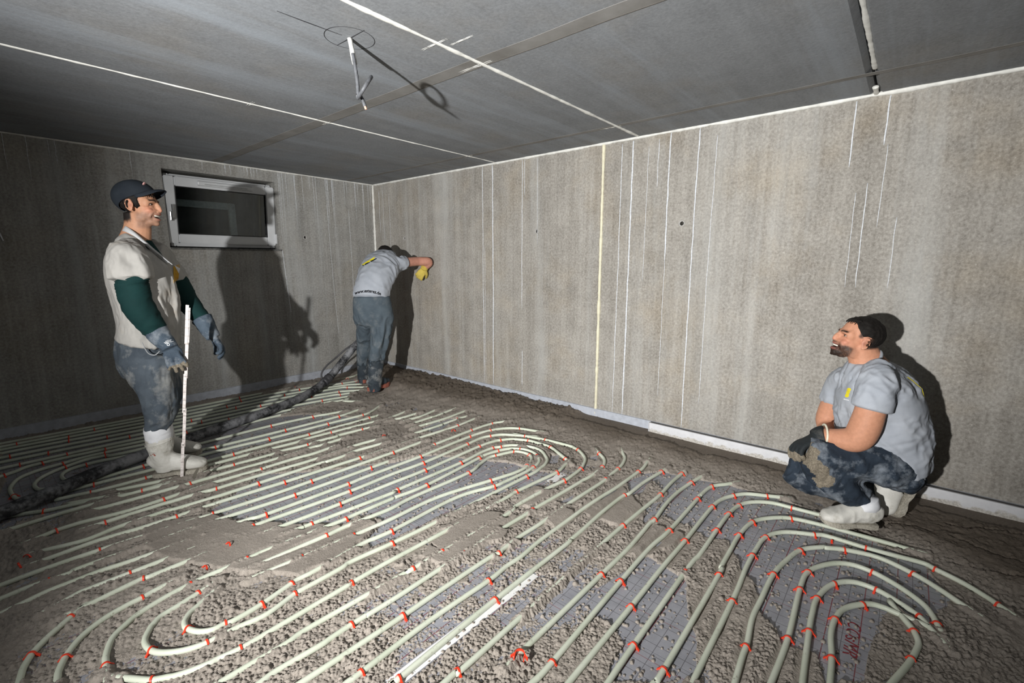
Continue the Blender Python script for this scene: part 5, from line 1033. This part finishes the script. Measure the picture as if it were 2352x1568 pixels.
        b = bmesh.new(); tube(b, [gp(sx+366, 1013)+DS*((.0755)*math.cos(a))+RS*(.0715*math.sin(a))+UP*(.012*math.sin(a)) for a in (2*PI*i/36 for i in range(37))], .0035, 8, UP, False); q = obj('boot_rim', b, M_boot, None, True); q.parent = o
        return o, gp
    bo, gp = boot(0, .03, 0)
    b = bmesh.new(); c0 = gp(364, 1033)-DS*.085
    for p0, p1 in zip([(-.012, .0), (.004, .007), (.012, -.006)], [(.004, .007), (.012, -.006), (-.012, .0)]):
        tube(b, [c0+RS*p0[0]+UP*p0[1], c0+RS*p1[0]+UP*p1[1]], .0016, 6, DS)
    mk = obj('boot_mark', b, M_rpr, None); mk = drape(mk, bo, body, .0030, None); mk.parent = bo; mk.matrix_parent_inverse = Matrix.Identity(4); mk['label'] = 'small rust red diamond mark'
    decal('toe_stripe', bo, [P(446, 1101, -.2), P(441, 1096, -.2), P(446, 1085, -.2), P(453, 1075, -.2), P(458, 1076, -.2), P(453, 1086, -.2), P(450, 1097, -.2)], simple('stripe_dark', (.10, .09, .07), .7), body, .001, None)
    boot(2, .33, -42, 462)
    # chest patch in the opening of the polo and glove print
    f = -DS
    decal('chest_patch', sh, [P(398, 612, 0), P(413, 606, 0), P(410, 640, 0), P(399, 650, 0)], simple('patch_amber', (.55, .30, .02), .6, .2), body, .002, None)
    decal('chest_flash', sh, [P(400, 608, 0), P(413, 616, 0), P(411, 628, 0)], M_wpr, body, .003, None)
    bm = bmesh.new(); o0 = P(377, 787, -.2); gx = (P(398, 781, -.2)-o0).normalized(); gy = (P(372, 778, -.2)-o0).normalized()
    for (u0, u1, v0) in ((0, .020, 0), (.002, .024, -.006), (.010, .040, .006), (.012, .036, -.0002), (.03, .046, -.006)): tube(bm, [o0+gx*u0+gy*v0, o0+gx*(u0+u1)/2+gy*(v0+.0006), o0+gx*u1+gy*v0], .0013, 6, DS)
    tube(bm, [o0+gx*(.014+.006*math.cos(a))-gy*(.016+.006*math.sin(a)) for a in (2*PI*q/16 for q in range(17))], .0013, 6, DS)
    t = obj('glove_print', bm, M_wpr); drape(t, gl, body, .0012, None)
    # the folding rule he holds: slats overlap and share hinges; top-level thing in his hand
    M_rule = N('rule_white'); v = M_rule.coord(); sep = M_rule.n('ShaderNodeSeparateXYZ'); M_rule.l(v, sep.inputs[0])
    fr = M_rule.math('FRACT', M_rule.math('MULTIPLY', sep.outputs[2], 100)); tick = M_rule.math('LESS_THAN', fr, .16); fr5 = M_rule.math('FRACT', M_rule.math('MULTIPLY', sep.outputs[2], 20)); t5 = M_rule.math('LESS_THAN', fr5, .16)
    gr = M_rule.noise(v, 60, 4); c = M_rule.mix(M_rule.math('MULTIPLY', tick, .18), M_rule.ramp(gr, ((.35, (.62, .56, .53)), (.6, (.85, .80, .78)))), (.25, .12, .1)); c = M_rule.mix(M_rule.math('MULTIPLY', t5, .3), c, (.1, .06, .06)); M_rule.base(c); M_rule.rough(.6, .4)
    p0 = P(418, 1099, -.045); p0.z = .012; p1 = P(430.5, 700, -.045)
    rt = thing('folding_rule', 'pinkish white folding rule held upright on the floor by the standing man', 'ruler', p0); L = (p1-p0).length; ax = (p1-p0).normalized()
    marks = [0, .235, .47, .70, .845, 1.0]; cuts = [0, .2, .4, .6, .795, 1.0]
    for i in range(5):
        a, e = L*cuts[i]-(.014 if i else 0), L*cuts[i+1]+(.014 if i < 4 else 0)
        bm = bmesh.new(); box(bm, (-.0085+(.003 if i % 2 else 0), -.0018+.0036*(i % 2), a), (.0085+(.003 if i % 2 else 0), .0018+.0036*(i % 2), e), .0006); bmesh.ops.recalc_face_normals(bm, faces=bm.faces)
        q = obj('rule_slat', bm, M_rule.m, rt)
        bm = bmesh.new(); bmesh.ops.create_cone(bm, cap_ends=True, segments=14, radius1=.0042, radius2=.0042, depth=.0105, matrix=Matrix.Translation((.001, .0018, e-.014)) @ Matrix.Rotation(PI/2, 4, 'X'))
        if i < 4: obj('rule_hinge', bm, simple('hinge_metal', (.35, .34, .33), .35, metal=.8), q)
        else: bm.free()
    # the third section is doubled back on itself, as in a half unfolded rule
    bm = newbox((-.006, .0030, L*.79), (.0145, .0068, L*.985), .0006); obj('rule_slat', bm, M_rule.m, rt)
    z = ax; x = (RS-z*RS.dot(z)).normalized(); y = z.cross(x); rt.rotation_euler = Matrix((x, y, z)).transposed().to_euler()
    return body
standing_man()
# ---------------------------------------------------------------- the crouching man by the right wall
def crouching_man():
    base = Vector((-.50, -5.16, 0)); R2 = (RH*.95-DH*.31).normalized(); D2 = (DH*.95+RH*.31).normalized(); P = plane(base, D2); k = (P(1981, 1000)-P(1980, 1000)).length; F = -R2
    kv = (P(1980, 1001)-P(1980, 1000)).length; kk = (k+kv)/2
    Mh = pose(P(1969, 778, .0), F+UP*.30-D2*.04, UP-F*.30, .91)
    b = bmesh.new(); head_parts(b, Mh)
    loft(b, [P(1975, 790, .0), P(1986, 820, .0), P(2000, 850, .0)], [(.058, .066), (.062, .072), (.085, .09)], side=D2)
    loft(b, [P(2000, 850, 0), P(2020, 900, 0), P(2040, 960, 0), P(2050, 1030, 0), P(2060, 1075, 0)], [(.14, .10), (.17, .13), (.16, .13), (.16, .13), (.15, .12)], side=D2, seg=24)
    loft(b, [P(2008, 880, -.17), P(2001, 935, -.21), P(1984, 985, -.21), P(1966, 1008, -.20), P(1930, 1008, -.17), P(1893, 1000, -.13), P(1880, 1000, -.12)], [.060, .063, .066, .062, .052, .037, .032], n=44, seg=28)
    loft(b, [P(1935, 880, .16), P(1912, 930, .19), P(1900, 962, .19), P(1902, 985, .14), P(1895, 1000, .03), P(1885, 1003, -.02)], [.058, .058, .056, .050, .042, .034], n=40, seg=28)
    loft(b, [P(2070, 1085, -.08), P(1970, 1062, -.12), P(1880, 1045, -.15)], [.08, .07, .055]); loft(b, [P(1868, 1055, -.15), P(1925, 1105, -.14), P(1975, 1140, -.12), P(1985, 1160, -.12)], [.05, .045, .035, .032])
    loft(b, [P(2060, 1080, .1), P(1940, 1080, .12), P(1850, 1076, .12)], [.07, .055, .04]); loft(b, [P(1850, 1085, .12), P(1930, 1118, .12), P(2010, 1130, .13)], [.04, .04, .032])
    body = fuse('person', b, .0052, 2, M_skin); tag(body, 'bearded man in grey t-shirt and white boots squatting against the right wall, laughing', 'person')
    head_sculpt(body, Mh, True)
    hl = lambda L: (sstep(.030, .018, L[:, 0]+.010*n3(L/.010, 4)-.5*np.maximum(0, L[:, 2]-.05))*sstep(-.060, -.045, L[:, 2]+.4*L[:, 0])*(1-sstep(.016, .004, L[:, 2])*sstep(-.030, -.022, L[:, 0])))*(np.abs(L[:, 1]) < .074)*np.clip(1-1.4*sum(gauss(L, (-.008, q*.08, -.010), (.022, .02, .034)) for q in (1, -1)), 0, 1)
    head_paint(body, Mh, hl, True, (.55, .275, .175)); face_bits(Mh, body)
    lerp = lambda x, xs, ys: float(np.interp(x, xs, ys))
    scalp('hair', Mh, lambda a: lerp(a, [0, .35, .7, .9, 1.15, 1.35, 1.55, 1.7, 1.95, 2.15, 2.3, PI], [.088, .086, .082, .070, .040, .022, .030, .030, .026, .005, -.045, -.048]), lambda p, t: .0025+.008*(1-t)**1.2+(.004 if p.x > .04 else 0), M_hair, body, .0045, .009, 7)
    bm = bmesh.new()
    for q in range(22):
        y = -.058+.0053*q; pts = [Mh @ Vector((.062-8*y*y, y, .100)), Mh @ Vector((.077-8*y*y, y+.003*math.sin(q*2.3), .088)), Mh @ Vector((.085-9*y*y, y+.006*math.sin(q*1.7), .074+.006*math.sin(q*3.1)))]
        tube(bm, catmull(pts, 4), lambda t: .0040*(1-.8*t), 6)
    keep(obj('fringe', bm, M_hair, None, True), body)
    # t-shirt
    b = bmesh.new()
    rows = [((2022, 812), (1962, 850), .085), ((2036, 818), (1950, 860), .14), ((2062, 838), (1934, 878), .185), ((2096, 872), (1924, 905), .21), ((2121, 920), (1920, 950), .205), ((2134, 975), (1928, 998), .20), ((2138, 1030), (1945, 1038), .20), ((2136, 1066), (1975, 1062), .19), ((2124, 1082), (2000, 1078), .17)]
    loft(b, [(P(*a)+P(*c))/2 for a, c, d in rows], [(d, (P(*a)-P(*c)).length/2) for a, c, d in rows], side=D2, seg=44, n=64)
    loft(b, [P(2020, 846, -.09), P(2018, 872, -.16), P(2011, 905, -.20), P(2001, 938, -.212)], [(.060, .062), (.074, .078), (.078, .082), (.079, .084)], side=D2, seg=30, n=26)
    loft(b, [P(1950, 862, .09), P(1932, 885, .17), P(1920, 908, .20), P(1915, 922, .205)], [(.06, .06), (.078, .074), (.078, .072), (.077, .07)], side=D2, seg=30, n=26)
    sh = fuse('t_shirt', b, .0075, 3, M_tgrey, body)
    zh = P(1994, 938, -.22).z
    wrinkle(sh, [(.016, .07, P(2040, 960)-P(2120, 900), 4, 111, lambda c: sstep(.0, .12, np.abs(c[:, 2]-zh))), (.010, .04, P(1990, 880)-P(2030, 930), 3.5, 112, lambda c: sstep(.0, .1, np.abs(c[:, 2]-zh))), (.005, .02, R2+UP*.4, 4, 113, lambda c: sstep(.0, .06, np.abs(c[:, 2]-zh)))])
    b = bmesh.new(); c0 = (P(2020, 812)+P(1962, 852))/2; u = (P(1962, 852)-P(2020, 812)).normalized(); hw = (P(1962, 852)-P(2020, 812)).length/2
    tube(b, [c0+u*(hw*1.0*math.cos(a))+D2*(.084*math.sin(a))+UP*(.004+.006*math.cos(2*a)) for a in (2*PI*i/48 for i in range(49))], .0075, 8, UP, False, 1.4); keep(obj('neckband', b, M_tgrey, None, True), body)
    # printed marks: rounded yellow emblem with a white bar under it, and the yellow band over the shoulder blades
    A, B_ = P(1951, 891, -.3), P(1944, 912, -.3); ax = (B_-A); x = D2.cross(ax.normalized())
    for j, (t0, t1, w_) in enumerate(((.0, .32, .0075), (.30, .64, .0070), (.62, 1.0, .0072))):
        pts = [A+ax*((t0+t1)/2)+ax*((t1-t0)/2*math.sin(a))*1.04+x*(w_*math.copysign(abs(math.cos(a))**.6, math.cos(a))) for a in (2*PI*i/20 for i in range(20))]
        decal('shirt_emblem', sh, pts, M_yel, body, .0012+.0002*j, None)
    decal('emblem_bar', sh, [P(1938, 915, -.3), P(1950, 918, -.3), P(1949.5, 920, -.3), P(1937.5, 917, -.3)], M_wpr, body, .0015, None)
    decal('shoulder_print', sh, [P(2048, 826, -.10)+R2*.3, P(2094, 872, -.10)+R2*.3, P(2094, 872, .10)+R2*.3, P(2048, 826, .10)+R2*.3], M_yel, body, .0015, -R2-UP*.35)
    # gloves
    b = bmesh.new()
    loft(b, [P(1895, 999, -.13), P(1884, 1001, -.125), P(1872, 1006, -.13)], [.050, .048, .043], side=D2, seg=24)
    hand(b, P(1876, 1003, -.13), P(1846, 1018, -.15)-P(1876, 1003, -.13), UP*.9-R2*.5, -1, (.45, .55, .60, .6), (.075, .084, .08, .066), .06, .0125, .4, 1.10, .6)
    g1 = fuse('glove', b, .0042, 2, [fabric('glove_black', (.010, .013, .015), (.03, .036, .04), (.16, .15, .13), .5, 9, 300, .7, .3, (.52, .7)), M_mud], body); g1['label'] = 'black work glove, muddy at the fingertips'
    for p in g1.data.polygons:
        if p.center.z < P(1836, 1035, -.15).z+.014*mnoise.noise(p.center*50): p.material_index = 1
    b = bmesh.new(); tube(b, [P(1893, 998, -.13)+D2*(.052*math.cos(a))+UP*(.052*math.sin(a)) for a in (2*PI*i/30 for i in range(31))], .005, 8, R2, False); keep(obj('glove_cuff', b, simple('cuff_cream', (.7, .68, .55), .8), None, True), body)
    b = bmesh.new(); loft(b, [P(1890, 1003, -.01), P(1878, 1008, -.01), P(1870, 1012, .0)], [.046, .044, .040], side=D2)
    hand(b, P(1874, 1010, .0), F*.8-UP*.45, UP-R2*.4, 1, (.4, .45, .5, .5), (.07, .08, .076, .06), .06, .012, .4, 1.0, .6); fuse('glove', b, .0042, 2, g1.data.materials[0], body)
    # trousers: hips, near leg folded up, far leg kneeling lower
    b = bmesh.new()
    loft(b, [P(2010, 1060, 0), P(2050, 1072, 0), P(2080, 1084, 0), P(2094, 1090, 0)], [(.17, .085), (.195, .10), (.18, .085), (.13, .055)], side=D2, seg=36, n=30)
    loft(b, [P(2070, 1072, -.09), P(2010, 1064, -.13), P(1940, 1055, -.155), P(1885, 1042, -.165), P(1862, 1040, -.165)], [(.105, .100), (.105, .105), (.092, .094), (.080, .082), (.066, .066)], side=D2, seg=32, n=44)
    loft(b, [P(1866, 1046, -.165), P(1890, 1078, -.16), P(1930, 1112, -.15), P(1965, 1138, -.135), P(1982, 1150, -.13)], [(.070, .070), (.080, .082), (.076, .080), (.066, .072), (.060, .066)], side=D2, seg=32, n=40)
    loft(b, [P(2060, 1076, .10), P(1970, 1078, .13), P(1880, 1074, .13), P(1825, 1072, .12)], [(.10, .09), (.10, .092), (.085, .082), (.066, .066)], side=D2, seg=32, n=40)
    loft(b, [P(1824, 1076, .12), P(1850, 1098, .12), P(1920, 1118, .11), P(1985, 1122, .09), P(2022, 1120, .06)], [(.066, .070), (.072, .074), (.066, .066), (.054, .056), (.048, .05)], side=D2, seg=32, n=40)
    tr = fuse('trousers', b, .0075, 3, [M_navy, M_mud], body)
    wrinkle(tr, [(.020, .07, P(1900, 1040)-P(1960, 1100), 2.5, 121, None), (.014, .04, P(1880, 1040)-P(1990, 1060), 3, 122, None), (.006, .02, UP+R2*.4, 3, 123, None)])
    kc = [P(1858, 1042, -.21), P(1868, 1060, -.215), P(1880, 1080, -.215), P(1890, 1098, -.21)]
    for p in tr.data.polygons:
        d = min((p.center-q).length for q in kc)
        if d < .047+.03*mnoise.noise(p.center*22): p.material_index = 1
    # boots
    gz = .036
    b = bmesh.new(); loft(b, [P(1980, 1146, -.13), P(1984, 1158, -.13), P(1987, 1172, -.13)], [.066, .070, .058], side=D2, n=20, seg=30); o = keep(obj('boot_liner', b, M_sock, None, True), body); wrinkle(o, [(.010, .03, UP, 3, 131, None)])
    b = bmesh.new(); heel = P(2014, 1192, -.14); toe = P(1884, 1205, -.19); heel.z = toe.z = gz+.022
    loft(b, [P(1984, 1160, -.13), P(1990, 1172, -.135), P(1992, 1184, -.14)], [.056, .058, .05], side=D2, seg=28); foot_shoe(b, heel, toe, UP, .100, .112, 0); bo = fuse('boot', b, .006, 3, M_boot, body); wrinkle(bo, [(.005, .03, D2, 2, 132, None)])
    b = bmesh.new(); h2, t2 = heel.copy()+F*.006, toe.copy()-F*.006; h2.z = t2.z = gz+.002; sole(b, h2, t2, UP, .106, .026); q = obj('boot_sole', b, M_sole, None); q.parent = bo
    b = bmesh.new(); heel = P(2084, 1118, .01); toe = P(2044, 1194, -.01); toe.z = max(toe.z, gz+.01)
    foot_shoe(b, heel, toe, -R2+UP*.2, .115, .115, 0); loft(b, [P(2022, 1122, .05), P(2040, 1128, .03), P(2052, 1138, .01)], [.054, .052, .046], side=D2); bo2 = fuse('boot', b, .006, 3, M_boot, body)
    b = bmesh.new(); off = (R2-UP*.2).normalized()*.026; sole(b, heel+off, toe+off, -R2+UP*.2, .112, .030); q = obj('boot_sole', b, M_sole, None); q.parent = bo2
    return body
crouching_man()
# ---------------------------------------------------------------- the worker bent over in the far corner
def bent_worker():
    base = Vector((-.87, -1.04, 0)); R3 = RH; D3 = DH; P = plane(base, D3); k = (P(851, 750)-P(850, 750)).length
    b = bmesh.new()
    Mh = pose(P(886, 592, .62), D3*.75-UP*.60+R3*.15, UP*.75+D3*.6, 1.0)
    head_parts(b, Mh); loft(b, [P(884, 600, .55), P(880, 606, .46)], [.058, .065], side=R3)
    loft(b, [P(880, 604, .45), P(872, 622, .30), P(858, 655, .12), P(853, 690, .08), P(854, 720, .06)], [(.15, .09), (.165, .11), (.15, .11), (.15, .11), (.14, .11)], side=R3, seg=24)
    loft(b, [P(912, 603, .35), P(934, 602, .41), P(958, 600, .52), P(981, 600, .56), P(985, 604, .58), P(978, 612, .60), P(974, 618, .61)], [.056, .050, .048, .046, .044, .038, .032], n=44, seg=24)
    loft(b, [P(842, 610, .42), P(836, 650, .50), P(832, 685, .52), P(840, 720, .45), P(845, 745, .40)], [.055, .05, .045, .04, .034])
    loft(b, [P(870, 720, .06), P(872, 780, .05), P(866, 830, .02), P(862, 870, .0)], [.08, .06, .045, .035]); loft(b, [P(838, 720, .16), P(838, 780, .28), P(836, 830, .36), P(834, 855, .39)], [.08, .06, .042, .033])
    body = fuse('person', b, .006, 2, M_skin); tag(body, 'worker seen from behind bending into the far corner, one arm against the wall', 'person')
    head_paint(body, Mh, lambda L: (L[:, 0] < .05)*(L[:, 2] > -.03)*1.0, False, (.55, .27, .20))
    scalp('hair', Mh, lambda a: float(np.interp(a, [0, 1, 1.4, 2, PI], [.07, .04, .0, -.05, -.06])), lambda p, t: .008, M_hair, body, .004, .01)
    b = bmesh.new()
    rows = [(600, 868, 906, .46, .09), (597, 856, 916, .42, .11), (604, 836, 922, .33, .135), (622, 826, 914, .20, .145), (645, 820, 902, .10, .14), (668, 813, 896, .05, .135), (683, 811, 895, .03, .13)]
    loft(b, [P((l+r)/2, y, o) for y, l, r, o, d in rows], [((r-l)/2*k, d) for y, l, r, o, d in rows], side=R3, seg=44, n=60)
    loft(b, [P(892, 608, .30), P(913, 606, .33), P(932, 603, .40)], [(.095, .09), (.085, .08), (.066, .062)], side=UP, seg=28, n=22); loft(b, [P(848, 606, .40), P(838, 625, .46), P(834, 645, .49)], [.07, .07, .065], seg=28, n=22)
    sh = fuse('t_shirt', b, .0085, 3, M_tgrey, body)
    wrinkle(sh, [(.022, .06, P(890, 600)-P(900, 670), 4, 211, lambda c: sstep(-.1, .12, (c-np.array(P(870, 640, .1))) @ np.array(R3))), (.010, .05, P(830, 610)-P(880, 640), 4, 212, None)])
    # lettering across the hem
    t = text_mesh('shirt_lettering', 'www.esterez.de', .044, M_bpr, Matrix.Identity(4), None, .0001, .15, .0012); me = t.data
    xs_ = [v.co.x for v in me.vertices]; x0, x1 = min(xs_), max(xs_)
    for v in me.vertices:
        u = (v.co.x-x0)/(x1-x0); c = P(815+60*u, 677.5-8.0*math.sin(PI*min(1, max(0, u*.86+.10)))+1.5, -.25); v.co = c+UP*(v.co.y*.95)
    drape(t, sh, body, .0015, None)
    decal('shoulder_print', sh, [P(830, 608, -.2), P(846, 598, -.2), P(862, 589, -.2), P(858, 596, -.2), P(836, 608, -.2)], M_yel, body, .002, None)
    decal('print_bar', sh, [P(832, 609, -.2), P(864, 592.5, -.2), P(866, 594, -.2), P(834, 611, -.2)], M_bpr, body, .003, None)
    # yellow sponge glove against the wall
    b = bmesh.new(); loft(b, [P(977, 610, .595), P(974, 618, .605)], [.042, .040], side=R3); hand(b, P(975, 616, .605), -UP*.75-R3*.55+D3*.15, -D3+R3*.2, 1, (.35, .4, .4, .45), (.07, .078, .075, .06), .12, .013, .5, 1.05, .8)
    o = fuse('glove', b, .005, 2, fabric('glove_yellow', (.52, .38, .05), (.72, .58, .14), (.25, .20, .10), .6, 12, 200), body); o['label'] = 'yellow knitted work glove'
    b = bmesh.new(); hand(b, P(845, 742, .40), -UP, -D3, -1, (.5, .6, .6, .6), (.07, .078, .075, .06), .06, .012, .5, 1.0, .7); fuse('glove', b, .005, 2, M_glove, body)
    # trousers with a wide waistband, knee pads tucked over dark boots with rust coloured soles
    b = bmesh.new()
    rows = [(681, 812, 895, .04, .13), (700, 811, 899, .04, .145), (722, 812, 903, .05, .145), (742, 816, 902, .06, .12)]
    loft(b, [P((l+r)/2, y, o) for y, l, r, o, d in rows], [((r-l)/2*k, d) for y, l, r, o, d in rows], side=R3, seg=40, n=34)
    loft(b, [P(876, 730, .06), P(875, 755, .05), P(872, 785, .03), P(866, 815, .01), P(863, 840, .0)], [(.112, .115), (.108, .11), (.086, .10), (.076, .085), (.070, .08)], side=R3, seg=30, n=36)
    loft(b, [P(839, 730, .12), P(838, 755, .20), P(839, 785, .29), P(835, 815, .35), P(834, 835, .37)], [(.095, .11), (.092, .10), (.078, .09), (.066, .08), (.062, .075)], side=R3, seg=30, n=36)
    tr = fuse('trousers', b, .008, 3, fabric('work_grey', (.055, .075, .095), (.11, .14, .165), (.25, .26, .26), .5, 6, 500, .9, .3, (.5, .7)), body)
    wrinkle(tr, [(.022, .07, UP+R3*.3, 3.5, 221, lambda c: sstep(.86, .78, c[:, 2])), (.010, .035, UP-R3*.3, 3, 222, lambda c: sstep(.86, .78, c[:, 2]))])
    M_db = fabric('boot_dark', (.02, .028, .036), (.06, .075, .09), (.30, .31, .31), .75, 9, 200, .7, .3, (.50, .66)); M_rs = simple('sole_rust', (.30, .095, .065), .8, .2, 50)
    for (pts, rr, hx, tx, off, gz) in (([P(864, 826, .0), P(862, 850, .0), P(861, 880, .0), P(861, 895, .01)], [(.078, .085), (.076, .082), (.066, .07), (.062, .066)], 851, 878, .0, .052), ([P(834, 818, .36), P(834, 845, .38), P(834, 868, .40), P(834, 878, .40)], [(.066, .078), (.064, .076), (.056, .066), (.054, .062)], 830, 836, .40, .035)):
        b = bmesh.new(); loft(b, pts, rr, side=R3, seg=28, n=26); heel = P(hx, 906, off-.05); heel.z = gz+.022; toe = heel+(D3*.9+R3*.35).normalized()*.29
        foot_shoe(b, heel, toe, UP, .11, .115, 0); o = fuse('boot', b, .007, 3, M_db, body); wrinkle(o, [(.008, .05, UP, 2, 231, None)])
        b = bmesh.new(); h2, t2 = heel.copy(), toe.copy(); h2.z = t2.z = gz-.006; sole(b, h2, t2, UP, .118, .040); q = obj('boot_sole', b, M_rs, None); q.parent = o
    return body
bent_worker()
